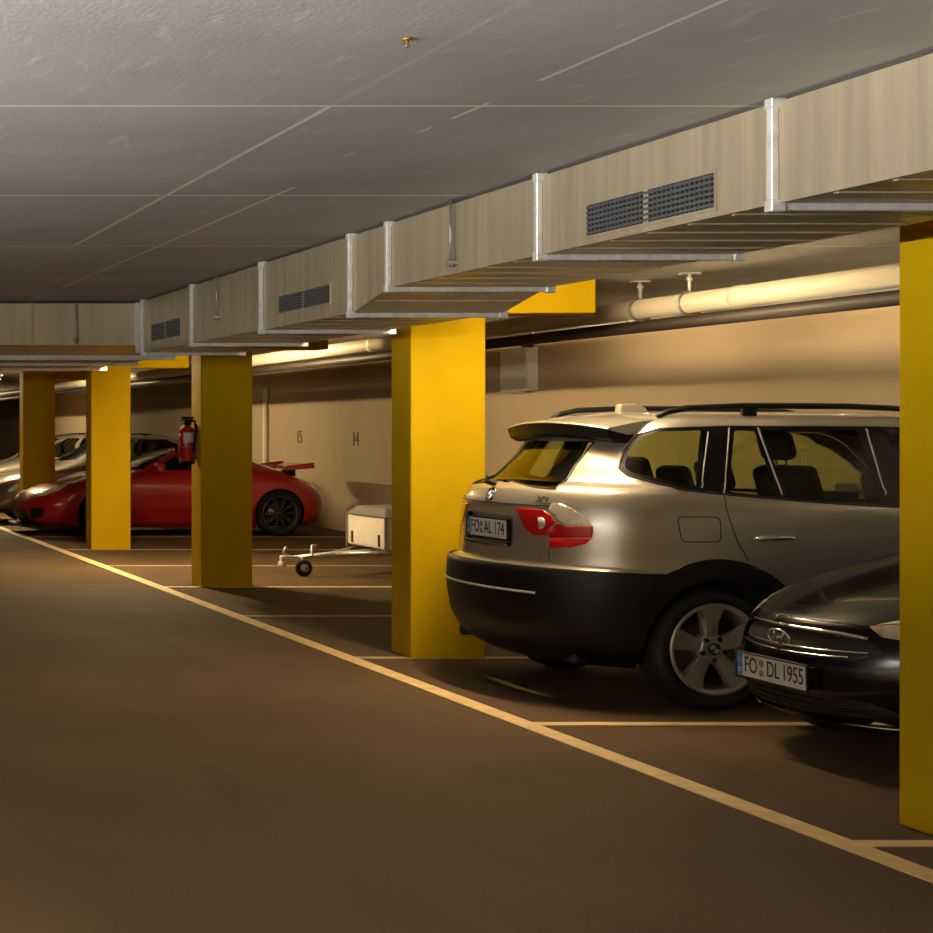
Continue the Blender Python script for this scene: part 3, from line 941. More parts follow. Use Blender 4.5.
# glazing
zb, zt = 1.256, 1.497
rg_uv = [(0, S.at_yz(0, zb)[1])] + A([(535, 487.5), (556, 489.5), (575, 466), (594, 442)]) + [S.at_yz(.25, zt), (0, S.at_yz(0, zt)[1])]
rear_glass = S.cut(rg_uv)
DLO = [(619, 468), (624, 450), (637, 435), (660, 428.5), (727, 426.5), (868, 427)]
dlo_uv = A(dens(DLO, 30)) + B(dens([(2.62, 1.555), (2.78, 1.50), (3.30, 1.09)], .12)) + A(dens([(893, 507), (800, 501), (724, 494.5), (690, 490.5), (650, 481.5), (628, 475.5)], 30))
dlo_uv_r = rnd(dlo_uv, .012)
surround = S.cut(dlo_uv)
q_uv = AC(rnd([(624, 467), (629, 450), (641, 437), (662, 431.5), (706, 430.5), (700, 487.5), (688, 485), (652, 477), (631, 472)], 5))
a_uv = AC(rnd([(734, 430.5), (754, 430.5), (777, 497), (729, 492)], 3))
b_uv = AC(rnd([(761, 430.5), (857, 431), (881, 503.5), (788, 498.5)], 3))
f_uv = B(dens(rnd([(1.99, 1.562), (2.60, 1.545), (2.74, 1.48), (3.24, 1.095), (2.13, 1.135)], .03), .12, True))
panes = [S.cut(q, surround) for q in (q_uv, a_uv, b_uv, f_uv)]
ws_z0, ws_z1 = 1.12, 1.56
ws_uv = [(3, S.at_yz(0, ws_z0, True)[1])] + [S.at_yz(y, ws_z0, True) for y in (.3, .6)] + [S.at_yz(.76, ws_z0 + .04, True), S.at_yz(.60, ws_z1, True), S.at_yz(.3, ws_z1, True), (3, S.at_yz(0, ws_z1, True)[1])]
windscreen = S.cut(ws_uv)
recess = S.cut([(0, S.at_yz(0, .868)[1])] + [S.at_yz(y, .868) for y in (.15, .29)] + [S.at_yz(.305, .885), S.at_yz(.305, 1.04)] + [S.at_yz(y, 1.056) for y in (.29, .15)] + [(0, S.at_yz(0, 1.056)[1])])
# tail lamps
tl_in = S.cut(AC([(516.5, 508), (530, 508.5), (543, 510), (551, 515), (557, 522), (549, 529), (549, 535.5), (533, 535), (524, 526)]))
tl_clear = S.cut(AC([(552, 503), (560, 503.5), (571, 508), (583, 516), (592.5, 525.5), (566, 526.5), (559, 521), (552, 514), (549, 510)]))
tl_low = S.cut(A([(549.5, 531), (558, 523), (566, 526.8), (593, 526.3), (593, 532), (592, 538), (571, 538), (549.5, 538)]))
tl_bot = S.cut(A([(549.5, 538.5), (571, 538.5), (592, 538.5), (586, 544), (572, 547.5), (549.5, 548)]))
hl = S.cut([S.at_yz(y, z, True) for y, z in ((.45, .78), (.80, .80), (.86, .90), (.80, .95), (.45, .90))])
body = S.make(S.bm, 'body_shell', M['silver'], suv)
for a in arch: S.pair(a, 'wheel_arch_trim', M['plastic'], suv, .012, thick=.012)
S.make(recess, 'plate_recess', M['silver'], suv, -.028)
S.make(bumper, 'rear_bumper', M['plastic'], suv, .014, thick=.02)
S.pair(sill, 'sill_trim', M['plastic'], suv, .01, thick=.01)
S.make(fb, 'front_bumper', M['plastic'], suv, .01, thick=.01)
S.make(rear_glass, 'rear_window', M['glass'], suv, -.003)
for sr in S.pair(surround, 'window_surround', M['gloss_black'], suv, .001): pass
for p_, nm in zip(panes, ('quarter_window', 'rear_vent_window', 'rear_door_window', 'front_door_window')): S.pair(p_, nm, M['glass'], suv, -.002)
S.make(windscreen, 'windscreen', M['glass'], suv, -.002)
for nf, nn_ in (('near', 0), ('far', 1)):
    tl = S.make(tl_low, 'tail_lamp', M['lens_red'], suv, .004, nf, .02)
    S.make(tl_in, 'inner_lens', M['lens_red'], tl, .004, nf, .02)
    S.make(tl_bot, 'lower_lens', M['lens_bright'], tl, .004, nf, .02)
    S.make(tl_clear, 'clear_lens', M['lens_clear'], tl, .004, nf, .02)
    S.make(hl, 'headlamp', M['headlamp'], suv, .002, nf, .02)
rv = S.at_px(541, 523)
pr = S.P(*rv); mb = MB(); mb.lathe([(0, -.018), (.034, -.018), (.034, 0)], 20, 'X', tuple(pr + np.array([.008, 0, 0]))); mb.build('reversing_lens', M['lens_clear'], tl)
# beads: window rubbers, shut lines
beads(S, 'window_rubber', M['trim'], suv, [(dlo_uv, .006, 0, True, True), (rg_uv[:-1], .006, 0, True, False)])
beads(S, 'window_bar', M['steel'], suv, [(AL([(757.5, 428), (782, 495)]), .0055, .002, True, False), (AL([(729, 428), (724, 494)]), .004, .002, True, False),
                                         (AL([(866, 429), (885, 495)]), .005, .002, True, False), (AL([(708, 432), (701, 488)]), .004, .001, True, False)])
beads(S, 'shut_line', M['trim'], suv, [
    (AL([(724, 496), (730, 521), (738, 543), (749, 561)]), .003, 0, True, False),
    (B(dens([(2.13, 1.10), (2.15, .95), (2.14, .75), (2.10, .50)], .1)), .003, 0, True, False),
    (AL(rnd([(677, 517), (720, 517), (721, 542), (682, 542)], 5)), .003, 0, False, True),
    ([S.at_yz(y, 1.126) for y in (.0, .2, .4, .6)] + A([(549, 503)]), .0035, 0, True, False),
    (AL([(598, 441), (606, 432), (614, 423)]), .003, 0, True, False),
    (AL([(549, 549), (549, 562)]), .003, 0, True, False)])
S.line([S.at_yz(y, .63) for y in (0, .25, .45, .58)], .008, off=.016).build('bumper_strip', M['flange'], suv)
# spoiler over the rear window
sp_ = MB(); st_ = np.linspace(-1, 1, 25); rows = []
for t in st_:
    y = .61 * t; c = .075 * abs(t) ** 2.2; dz = -.040 * t * t
    rows.append([(.435 + c, y, 1.607 + dz), (.442 + c, y, 1.618 + dz), (.62 + c * .8, y, 1.648 + dz * .9), (.84, y, 1.672 + dz * 1.0), (.84, y, 1.62 + dz), (.56 + c, y, 1.575 + dz)])
vs = [p for r_ in rows for p in r_]; fs = []
for i in range(len(rows) - 1):
    for j in range(6): fs.append((i*6 + j, i*6 + (j+1) % 6, (i+1)*6 + (j+1) % 6, (i+1)*6 + j))
fs += [list(range(6)), list(range((len(rows)-1)*6, len(rows)*6))[::-1]]
sp_.add(vs, fs, False); spo = sp_.build('roof_spoiler', M['silver'], suv, bevel=.004)
ub = MB(); rows = []
for t in st_:
    y = .60 * t; c = .075 * abs(t) ** 2.2; dz = -.040 * t * t; e = .008 * t ** 4
    rows.append([(.447 + c, y, 1.602 + dz), (.440 + c, y, 1.600 + dz), (.455 + c, y, 1.545 + dz + e), (.50 + c, y, 1.522 + dz + e), (.58 + c, y, 1.53 + dz), (.62 + c * .8, y, 1.62 + dz)])
vs = [p for r_ in rows for p in r_]; fs = []
for i in range(len(rows) - 1):
    for j in range(6): fs.append((i*6 + j, i*6 + (j+1) % 6, (i+1)*6 + (j+1) % 6, (i+1)*6 + j))
fs += [list(range(6)), list(range((len(rows)-1)*6, len(rows)*6))[::-1]]
ub.add(vs, fs, False).build('spoiler_lip', M['plastic'], spo)
# roof rails
for s_ in (-1, 1):
    pts = [(.80, s_*.60, 1.640), (.86, s_*.605, 1.668), (.97, s_*.61, 1.690), (1.3, s_*.612, 1.703), (1.9, s_*.60, 1.700), (2.3, s_*.585, 1.682), (2.45, s_*.58, 1.652)]
    rl = MB().tube(pts, [.012, .016, .018, .018, .018, .016, .012], 10).build('roof_rail', M['plastic'], suv)
    for xx in (1.32, 2.25):
        MB().box((xx - .04, s_*.61 - .012, 1.62), (xx + .04, s_*.61 + .012, 1.70)).build('rail_foot', M['plastic'], rl)
an = MB(); an.prism([(.89, 1.655), (.90, 1.722), (1.00, 1.726), (1.06, 1.70), (1.08, 1.66)], .06, 'Y', -.03)
an.build('roof_antenna', M['silver'], suv, bevel=.012, seg=2)
# rear plate, badge, handle strip
licence_plate(suv, .106, .97, ('FO', 'AL', '174'), -.02)
MB().box((.082, -.27, .876), (.13, .27, .896)).build('tailgate_handle', M['chrome'], suv, bevel=.008)
q = S.at_yz(0, 1.172); pz = S.P(*q); nz_ = S.N(*q); nz_ = nz_ * (1 if nz_[0] < 0 else -1)
n3 = Vector(nz_); yv = Vector((0, -1, 0)); zv = n3.cross(yv)
bmx = Matrix((( yv.x, zv.x, n3.x, pz[0]), (yv.y, zv.y, n3.y, pz[1]), (yv.z, zv.z, n3.z, pz[2]), (0, 0, 0, 1)))
bo = MB().lathe([(0, -.004), (.050, -.004), (.050, 0), (0, 0)], 24, 'Z', mtx=bmx).build('tailgate_badge', M['ink'], suv)
make_roundel(bo, bmx @ Matrix.Translation((0, 0, .001)), .050)
q = S.at_yz(.50, 1.158); pz = S.P(*q); n3 = Vector(S.N(*q)); n3 = n3 if n3.x < 0 else -n3
yv = Vector((0, -1, 0)); yv = (yv - n3 * yv.dot(n3)).normalized(); zv = n3.cross(yv)
tm = Matrix(((yv.x, zv.x, n3.x, pz[0]), (yv.y, zv.y, n3.y, pz[1]), (yv.z, zv.z, n3.z, pz[2]), (0, 0, 0, 1)))
text_mesh('X3', .062, 'model_lettering', M['chrome'], suv, tm, .004, 1.3)
# wiper
wp = MB(); wp.tube([tuple(S.P(*S.at_yz(y, z)) + np.array([-.02, 0, .005])) * np.array([1, -1, 1]) for y, z in ((.02, 1.232), (.25, 1.245), (.5, 1.262))], .009, 6)
wp.lathe([(0, 0), (.03, 0), (.03, -.03)], 14, 'X', (.245, 0, 1.235)); wp.build('rear_wiper', M['plastic'], suv)
# door handles
for s_ in (1, -1):
    for ux, uz in (((752, 795), 538), (None, None)):
        if ux:
            a_, b_ = S.P(*S.at_px(753, 538.5)), S.P(*S.at_px(794, 537.5))
        else:
            a_, b_ = S.P(*S.at_xz(2.20, .955)), S.P(*S.at_xz(2.44, .952))
        if s_ < 0: a_[1] *= -1; b_[1] *= -1
        o_ = np.array([0, -s_ * .03, 0]); d = b_ - a_
        rc = MB(); mid = (a_ + b_) / 2
        rc.lathe([(0, s_*.002), (.05, -s_*.002), (.066, -s_*.006), (.07, s_*.004)], 24, 'Y', mtx=Matrix.Translation(tuple(mid + np.array([.0, s_*.003, -.008]))) @ Matrix.Diagonal((1, 1, .5, 1)))
        hc = rc.build('handle_recess', M['silver'], suv)
        hb = MB().tube([tuple(a_), tuple(a_ + d*.06 + o_), tuple(a_ + d*.5 + o_*1.25), tuple(a_ + d*.9 + o_), tuple(b_)], [.012, .015, .015, .014, .011], 10)
        hb.build('door_handle', M['chrome'], hc)
mirror_part(suv, 3.02, -.90, 1.10, M['silver'], -1)
underbody(suv, 4.56, .30, 4.2, .66, .24, .60)
MB().box((.32, -.84, .60), (3.5, .84, .66)).build('cabin_floor', M['void'], suv)
MB().box((3.05, -.80, .64), (3.5, .80, 1.10)).build('dashboard', M['seat'], suv, bevel=.05)
seat(suv, 2.72, -.36, .66, 1, .50, .60); seat(suv, 2.52, .36, .68, 1, .50, .60)
for y in (-.42, .42): seat(suv, 1.62, y, .66, 1, .52, .45, 'rear_seat')
seat(suv, 1.62, 0, .66, 1, .34, .40, 'rear_seat')
MB().box((.40, -.76, .62), (1.30, .76, 1.02)).build('load_cover', M['seat'], suv)
MB().lathe([(.17, -.016), (.186, -.016), (.186, .016), (.17, .016)], 28, 'X', (2.98, .36, 1.06), closed=True).build('steering_wheel', M['trim'], suv)
for y in (.40, .48): pass
ex = MB(); ex.tube([(.7, .50, .30), (.17, .50, .285)], .034, 14); ex.build('exhaust_pipe', M['plastic'], suv)
for wx in (WXR, WXF):
    wheel(suv, wx, -.79, SR, .250, .235, 'star', M['alloy'], -1, True)
    wheel(suv, wx, .79, SR, .250, .235, 'star', M['alloy'], 1, True)


# ================================================================== black hatchback
HX, HY = 4.965, 7.81
hat = thing('hatchback', (HX, HY, 0), 'black hatchback with its nose to the aisle at lower right', 'car')
LEV = [
    (.17, .20, 3.80, .70, .70, .40),
    (.22, .07, 3.88, .76, .78, .45),
    (.30, .015, 3.93, .80, .82, .48),
    (.42, .00, 3.95, .835, .84, .50),
    (.53, .02, 3.95, .852, .85, .50),
    (.60, .05, 3.94, .858, .85, .50),
    (.665, .09, 3.92, .858, .84, .50),
    (.71, .16, 3.91, .860, .80, .50),
    (.77, .30, 3.89, .862, .74, .50),
    (.84, .52, 3.87, .862, .68, .50),
    (.91, .81, 3.84, .855, .62, .50),
    (.97, 1.12, 3.80, .832, .60, .48),
    (1.02, 1.36, 3.76, .805, .60, .46),
    (1.15, 1.58, 3.66, .765, .52, .44),
    (1.30, 1.84, 3.52, .712, .50, .42),
    (1.40, 2.04, 3.42, .665, .50, .42),
    (1.445, 2.20, 3.34, .60, .50, .40),
    (1.475, 2.45, 3.15, .42, .50, .40),
    (1.485, 2.6, 3.0, .0, .30, .30)]
H = Shell(LEV, (HX, HY, 0), 2.1, 3.2)
H.flat()
AH = lambda pts: [H.at_px(*q) for q in pts]
BH = lambda pts: [H.at_xz(*q) for q in pts]
HR = .305; HF, HB = .80, 3.32
for wx in (HF, HB): H.cut(BH(circ(wx, HR, .345, 36)))


def near_uv(pts):          # (y, z) on the nose
    return [H.at_yz(*p) for p in pts]


cen = lambda z: (0, H.at_yz(0, z)[1])
grl = H.cut([cen(.50)] + near_uv([(.2, .505), (.40, .515), (.50, .56), (.44, .615), (.2, .625)]) + [cen(.625)])
intake = H.cut([cen(.225)] + near_uv([(.25, .225), (.50, .235), (.55, .30), (.46, .335), (.25, .34)]) + [cen(.34)])
fog = H.cut(near_uv([(.56, .27), (.68, .30), (.72, .38), (.66, .42), (.58, .36)]))
hl_uv = near_uv([(.40, .672), (.47, .632), (.58, .622), (.68, .655)]) + BH([(.52, .715), (.70, .785), (.92, .862)]) + near_uv([(.74, .80), (.66, .772), (.55, .735), (.46, .705)])
hlp = H.cut(hl_uv)
wsc = H.cut([cen(1.045)] + near_uv([(.3, 1.04), (.55, 1.035), (.68, 1.06), (.61, 1.35), (.3, 1.375)]) + [cen(1.38)])
sw1 = H.cut(BH(rnd([(1.72, 1.04), (2.42, 1.03), (2.42, 1.36), (2.22, 1.365), (2.02, 1.26)], .03)))
sw2 = H.cut(BH(rnd([(2.49, 1.03), (3.22, 1.05), (3.12, 1.30), (3.0, 1.355), (2.49, 1.36)], .03)))
bw = H.cut([(3, H.at_yz(0, 1.05, True)[1])] + [H.at_yz(y, z, True) for y, z in ((.3, 1.05), (.58, 1.06), (.50, 1.33), (.25, 1.35))] + [(3, H.at_yz(0, 1.35, True)[1])])
tlh = H.cut([H.at_yz(y, z, True) for y, z in ((.55, .80), (.75, .82), (.76, 1.0), (.62, 1.02))])
H.make(H.bm, 'body_shell', M['black_paint'], hat)
H.make(grl, 'grille', M['trim'], hat, -.02)
H.make(intake, 'lower_intake', M['trim'], hat, -.015)
H.make(wsc, 'windscreen', M['glass_dark'], hat, -.002)
H.make(bw, 'rear_window', M['glass_dark'], hat, -.002)
H.pair(sw1, 'front_door_window', M['glass_dark'], hat, -.002); H.pair(sw2, 'rear_door_window', M['glass_dark'], hat, -.002)
for nf in ('near', 'far'):
    H.make(hlp, 'headlamp', M['headlamp'], hat, .001, nf, .02)
    H.make(fog, 'fog_lamp_bezel', M['trim'], hat, -.006, nf)
    H.make(tlh, 'tail_lamp', M['lens_red'], hat, .001, nf, .02)
ch = MB()
H.line([cen(.628)] + near_uv([(.15, .628), (.30, .626), (.43, .617)]), .011, ch, off=.004)
H.build = None
ch.build('grille_top_bar', M['chrome'], hat)
ch = MB()
for z_ in (.545, .518): H.line([cen(z_)] + near_uv([(.15, z_), (.3, z_ + .004), (.45 if z_ > .53 else .38, z_ + .012)]), .006, ch, off=-.004)
ch.build('grille_slats', M['chrome'], hat)
beads(H, 'fog_lamp_trim', M['chrome'], hat, [(near_uv([(.55, .30), (.62, .315), (.70, .36)]), .005, .004, True, False), (near_uv([(.55, .265), (.63, .28), (.72, .325)]), .005, .004, True, False),
                                            (near_uv([(.30, .215), (.5, .222), (.66, .25)]), .006, .004, True, False)])
ch = MB()
for z_ in (.255, .285, .315): H.line([cen(z_)] + near_uv([(.2, z_), (.45, z_ + .003)]), .007, ch, off=-.010)
ch.build('intake_slats', M['plastic'], hat)
beads(H, 'shut_line', M['trim'], hat, [([cen(.672)] + near_uv([(.2, .672), (.4, .676), (.52, .70)]), .003, 0, True, False),
                                       (near_uv([(.56, .705), (.62, .75), (.64, .85), (.66, .95)]), .003, 0, True, False)])
licence_plate(hat, -.008, .413, ('FO', 'DL', '1955'), -.02, sx=.74, holder=.06)
# oval emblem with a slanted letter in it
eq = cen(.574); ep = H.P(*eq)
em = Matrix.Translation((ep[0] - .002, 0, ep[2])) @ Matrix.Rotation(-.25, 4, 'Y') @ Matrix(((0, 0, -1, 0), (-1, 0, 0, 0), (0, 1, 0, 0), (0, 0, 0, 1)))
eb = MB().tube([em @ Vector((.080 * math.cos(a), .040 * math.sin(a), .008)) for a in np.linspace(0, 2*PI, 32, endpoint=False)], .0062, 8, closed=True)
eo = eb.build('bonnet_emblem', M['chrome'], hat)
hb_ = MB()
hb_.tube([em @ Vector(p) for p in ((-.046, -.028, .008), (-.031, 0, .011), (-.021, .035, .008))], .0055, 8)
hb_.tube([em @ Vector(p) for p in ((.021, -.035, .008), (.031, 0, .011), (.046, .028, .008))], .0055, 8)
hb_.tube([em @ Vector(p) for p in ((-.027, -.007, .010), (0, 0, .013), (.027, .007, .010))], .006, 8)
hb_.build('emblem_letter', M['chrome'], eo)
for s_ in (-1, 1):
    w_ = MB(); w_.tube([tuple(H.P(*H.at_yz(.08, 1.03)) * np.array([1, -s_, 1]) + np.array([-.03, 0, .01])), tuple(H.P(*H.at_yz(.45, 1.10)) * np.array([1, -s_, 1]) + np.array([-.02, 0, .012]))], .008, 6)
    if s_ == 1: w_.tube([tuple(H.P(*H.at_yz(.50, 1.035)) * np.array([1, 1, 1]) + np.array([-.03, 0, .01])), tuple(H.P(*H.at_yz(.05, 1.07)) + np.array([-.02, 0, .012]))], .008, 6)
    w_.build('windscreen_wiper', M['plastic'], hat)
mirror_part(hat, 1.78, -.80, 1.00, M['black_paint'], 1)
underbody(hat, 3.95, .45, 3.6, .60, .18, .50)
MB().box((.9, -.76, .45), (3.6, .76, .52)).build('cabin_floor', M['void'], hat)
MB().box((1.45, -.72, .52), (1.75, .72, .98)).build('dashboard', M['seat'], hat, bevel=.04)
for y in (-.34, .34): seat(hat, 2.25, y, .52, -1, .48, .58); seat(hat, 3.05, y, .52, -1, .48, .52, 'rear_seat')
for wx in (HF, HB):
    wheel(hat, wx, -.735, HR, .20, .19, 'seven', M['alloy'], -1)
    wheel(hat, wx, .735, HR, .20, .19, 'seven', M['alloy'], 1)


# ================================================================== red sports car
RX, RY = 4.20, 24.75
red = thing('sports_car', (RX, RY, 0), 'low red sports coupe with a rear wing, behind the two middle yellow columns', 'car')
LEV = [
    (.13, .28, 4.30, .78, .70, .55),
    (.20, .08, 4.46, .86, .75, .60),
    (.32, .02, 4.53, .90, .80, .65),
    (.46, .02, 4.56, .92, .85, .70),
    (.58, .10, 4.54, .92, .90, .75),
    (.66, .26, 4.50, .918, .90, .80),
    (.74, .52, 4.42, .91, .90, .85),
    (.82, .86, 4.28, .89, .90, .90),
    (.89, 1.20, 4.12, .86, .85, .95),
    (.95, 1.46, 3.96, .82, .75, 1.0),
    (1.02, 1.62, 3.76, .77, .62, .95),
    (1.12, 1.84, 3.46, .70, .58, .90),
    (1.21, 2.08, 3.12, .63, .55, .80),
    (1.27, 2.30, 2.90, .56, .50, .60),
    (1.30, 2.50, 2.75, .40, .40, .40),
    (1.308, 2.6, 2.68, .0, .2, .2)]
def red_deform(p):
    p = p.copy(); x, z = p[..., 0], p[..., 2]
    for cx, amt in ((1.12, .085), (3.72, .06)):        # wings arching over the wheels
        g = np.exp(-((x - cx) / .42) ** 2) * np.clip((np.abs(p[..., 1]) - .45) / .3, 0, 1) * np.clip((z - .45) / .25, 0, 1) * np.clip((1.1 - z) / .2, 0, 1)
        p[..., 2] = p[..., 2] + amt * g
    return p


Rd = Shell(LEV, (RX, RY, 0), 2.6, 2.7, red_deform, nu=(22, 40, 22), nv=5); Rd.flat()
BR = lambda pts: [Rd.at_xz(*q) for q in pts]
YR = lambda pts, r=False: [Rd.at_yz(*q, r) for q in pts]
RR = .335; RF, RB = 1.15, 3.74
for wx in (RF, RB): Rd.cut(BR(circ(wx, RR, .365, 36)))
swin = Rd.cut(BR(rnd([(1.98, .965), (2.78, .965), (3.30, .985), (3.05, 1.12), (2.72, 1.225), (2.45, 1.23), (2.25, 1.16)], .04)))
rc = lambda z, r=False: (3 if r else 0, Rd.at_yz(0, z, r)[1])
wsr = Rd.cut([rc(.955)] + YR([(.35, .955), (.60, .96), (.70, .99), (.50, 1.235), (.25, 1.26)]) + [rc(1.265)])
rwr = Rd.cut([rc(1.03, True)] + YR([(.30, 1.03), (.46, 1.05), (.38, 1.22), (.2, 1.24)], True) + [rc(1.245, True)])
hlr = Rd.cut(YR([(.56, .60), (.64, .57), (.73, .60), (.76, .68), (.70, .74), (.62, .73), (.56, .66)]))
inr = Rd.cut([rc(.21)] + YR([(.3, .21), (.55, .22), (.50, .36), (.3, .37)]) + [rc(.37)])
ins = Rd.cut(YR([(.60, .23), (.76, .27), (.79, .42), (.62, .40)]))
tlr = Rd.cut(YR([(.35, .70), (.70, .67), (.74, .73), (.35, .76)], True))
dif = Rd.cut([rc(.15, True)] + YR([(.4, .15), (.66, .19), (.62, .30), (.3, .30)], True) + [rc(.30, True)])
Rd.make(Rd.bm, 'body_shell', M['red'], red)
for p_, nm in zip(Rd.pair(swin, 'side_window', M['glass_dark'], red, -.002), 'ab'): pass
Rd.make(wsr, 'windscreen', M['glass_dark'], red, -.002); Rd.make(rwr, 'rear_window', M['glass_dark'], red, -.002)
Rd.make(inr, 'front_intake', M['trim'], red, -.012); Rd.make(dif, 'rear_diffuser', M['plastic'], red, .004)
for nf in ('near', 'far'):
    Rd.make(hlr, 'headlamp', M['headlamp'], red, .002, nf, .01)
    Rd.make(ins, 'side_intake', M['trim'], red, -.01, nf)
    Rd.make(tlr, 'tail_lamp', M['lens_bright'], red, .002, nf, .01)
beads(Rd, 'shut_line', M['trim'], red, [(BR([(1.80, .93), (1.76, .70), (1.80, .25)]), .004, 0, True, False), (BR([(2.95, .95), (3.05, .75), (2.95, .45), (2.80, .25)]), .004, 0, True, False)])
MB().box((-.0, -.55, .12), (.35, .55, .15)).build('front_splitter', M['plastic'], red, bevel=.01)
# rear wing
wg = MB(); wg.prism([(3.90, .985), (3.95, 1.012), (4.13, 1.018), (4.31, 1.055), (4.315, 1.035), (4.13, .99), (3.95, .975)], 1.36, 'Y', -.68)
wo = wg.build('rear_wing', M['red'], red, bevel=.004, seg=1)
for s_ in (-1, 1):
    MB().prism([(3.85, .93), (4.0, .985), (4.12, .995), (4.12, .82)], .035, 'Y', s_*.45 - .017).build('wing_support', M['plastic'], wo)
    MB().prism([(3.89, .96), (3.89, 1.025), (4.32, 1.075), (4.32, .99)], .015, 'Y', s_*.685 - .007).build('wing_end_plate', M['red'], wo)
mirror_part(red, 1.98, -.80, .95, M['red'], 1)
underbody(red, 4.5, .45, 4.1, .60, .13, .45)
MB().box((1.3, -.74, .40), (3.4, .74, .46)).build('cabin_floor', M['void'], red)
MB().box((1.55, -.66, .46), (1.85, .66, .90)).build('dashboard', M['seat'], red, bevel=.04)
for y in (-.34, .34): seat(red, 2.45, y, .42, -1, .46, .50)
for wx in (RF, RB):
    wheel(red, wx, -.80, RR, .255, .26, 'ten', M['dark_alloy'], -1)
    wheel(red, wx, .80, RR, .255, .26, 'ten', M['dark_alloy'], 1)


# ================================================================== saloon cars at the far end
def saloon(name, loc, paint, label):
    t = thing(name, loc, label, 'car')
    LEV = [
        (.18, .22, 4.25, .70, .60, .55), (.26, .06, 4.38, .80, .68, .60), (.42, .0, 4.42, .86, .72, .62), (.56, .02, 4.43, .88, .75, .62), (.68, .08, 4.42, .88, .75, .62),
        (.78, .32, 4.38, .88, .75, .62), (.88, .72, 4.30, .87, .75, .60), (.96, 1.10, 4.10, .85, .70, .60), (1.02, 1.32, 3.90, .82, .60, .60),
        (1.15, 1.58, 3.70, .77, .54, .55), (1.30, 1.86, 3.48, .71, .50, .50), (1.41, 2.10, 3.28, .65, .50, .46), (1.46, 2.28, 3.12, .58, .46, .42), (1.485, 2.50, 2.95, .40, .40, .40), (1.495, 2.6, 2.85, .0, .2, .2)]
    W = Shell(LEV, loc, 3.0, 3.0, nu=(16, 30, 16), nv=4); W.flat()
    bx = lambda pts: [W.at_xz(*q) for q in pts]; yz = lambda pts, r=False: [W.at_yz(*q, r) for q in pts]
    cc = lambda z, r=False: (3 if r else 0, W.at_yz(0, z, r)[1])
    for wx in (.85, 3.50): W.cut(bx(circ(wx, .31, .345, 30)))
    w1 = W.cut(bx(rnd([(1.72, 1.04), (2.50, 1.03), (2.50, 1.40), (2.30, 1.40), (2.08, 1.30)], .03)))
    w2 = W.cut(bx(rnd([(2.56, 1.03), (3.45, 1.05), (3.25, 1.30), (3.05, 1.39), (2.56, 1.40)], .03)))
    w3 = W.cut([cc(1.04)] + yz([(.35, 1.04), (.66, 1.06), (.56, 1.38), (.3, 1.40)]) + [cc(1.41)])
    w4 = W.cut([cc(1.06, True)] + yz([(.35, 1.06), (.62, 1.08), (.54, 1.36), (.3, 1.38)], True) + [cc(1.39, True)])
    hl_ = W.cut(yz([(.45, .60), (.70, .60), (.80, .70), (.72, .74), (.48, .69)]))
    tl_ = W.cut(yz([(.50, .70), (.74, .70), (.76, .84), (.55, .86)], True))
    gr_ = W.cut([cc(.42)] + yz([(.25, .42), (.36, .45), (.34, .62), (.2, .64)]) + [cc(.64)])
    W.make(W.bm, 'body_shell', paint, t)
    W.pair(w1, 'front_door_window', M['glass_dark'], t, -.002); W.pair(w2, 'rear_door_window', M['glass_dark'], t, -.002)
    W.make(w3, 'windscreen', M['glass_dark'], t, -.002); W.make(w4, 'rear_window', M['glass_dark'], t, -.002)
    W.make(gr_, 'grille', M['trim'], t, -.01)
    for nf in ('near', 'far'):
        W.make(hl_, 'headlamp', M['headlamp'], t, .002, nf, .01); W.make(tl_, 'tail_lamp', M['lens_red'], t, .002, nf, .01)
    beads(W, 'window_trim', M['chrome'], t, [(bx([(1.69, 1.02), (2.05, 1.30), (2.30, 1.42), (3.05, 1.41), (3.27, 1.31), (3.49, 1.03)]), .012, 0, True, False)])
    mirror_part(t, 1.80, -.82, 1.00, paint, 1)
    underbody(t, 4.4, .5, 4.0, .60, .2, .5)
    MB().box((1.0, -.78, .45), (3.8, .78, .52)).build('cabin_floor', M['void'], t)
    MB().box((1.45, -.72, .52), (1.75, .72, .98)).build('dashboard', M['seat'], t, bevel=.04)
    for y in (-.36, .36): seat(t, 2.35, y, .50, -1, .48, .58); seat(t, 3.15, y, .50, -1, .48, .54, 'rear_seat')
    for wx in (.85, 3.50):
        wheel(t, wx, -.76, .31, .21, .2, 'seven', M['alloy'], -1); wheel(t, wx, .76, .31, .21, .2, 'seven', M['alloy'], 1)
    return t


saloon('saloon_car', (4.05, 27.6, 0), M['grey_paint'], 'grey saloon car parked just beyond the red sports car')
saloon('saloon_car', (4.0, 31.6, 0), M['pale_paint'], 'pale silver saloon car beyond the grey saloon at far left')

# ================================================================== small trailer
TX, TY = 6.73, 17.43
tl = thing('box_trailer', (TX, TY, 0), 'small pale box trailer with a dark cover and drawbar, between two yellow columns', 'trailer')
x1 = 1.95
MB().box((0, -.53, .315), (.03, .53, .645)).build('front_panel', M['trailer'], tl, bevel=.006)
MB().box((x1 - .03, -.53, .315), (x1, .53, .645)).build('rear_panel', M['trailer'], tl, bevel=.006)
for s_ in (-1, 1):
    MB().box((.03, min(s_*.53, s_*.50), .315), (x1 - .03, max(s_*.53, s_*.50), .645)).build('side_panel', M['trailer'], tl, bevel=.006)
MB().box((.02, -.52, .30), (x1 - .02, .52, .325)).build('bed', M['steel'], tl)
for xx, yy in ((-.02, -.545), (-.02, .515), (x1 - .02, -.545), (x1 - .02, .515), (.65, -.545), (1.3, -.545)):
    MB().box((xx, yy, .28), (xx + .035, yy + .03, .66)).build('stanchion', M['steel'], tl, bevel=.004)
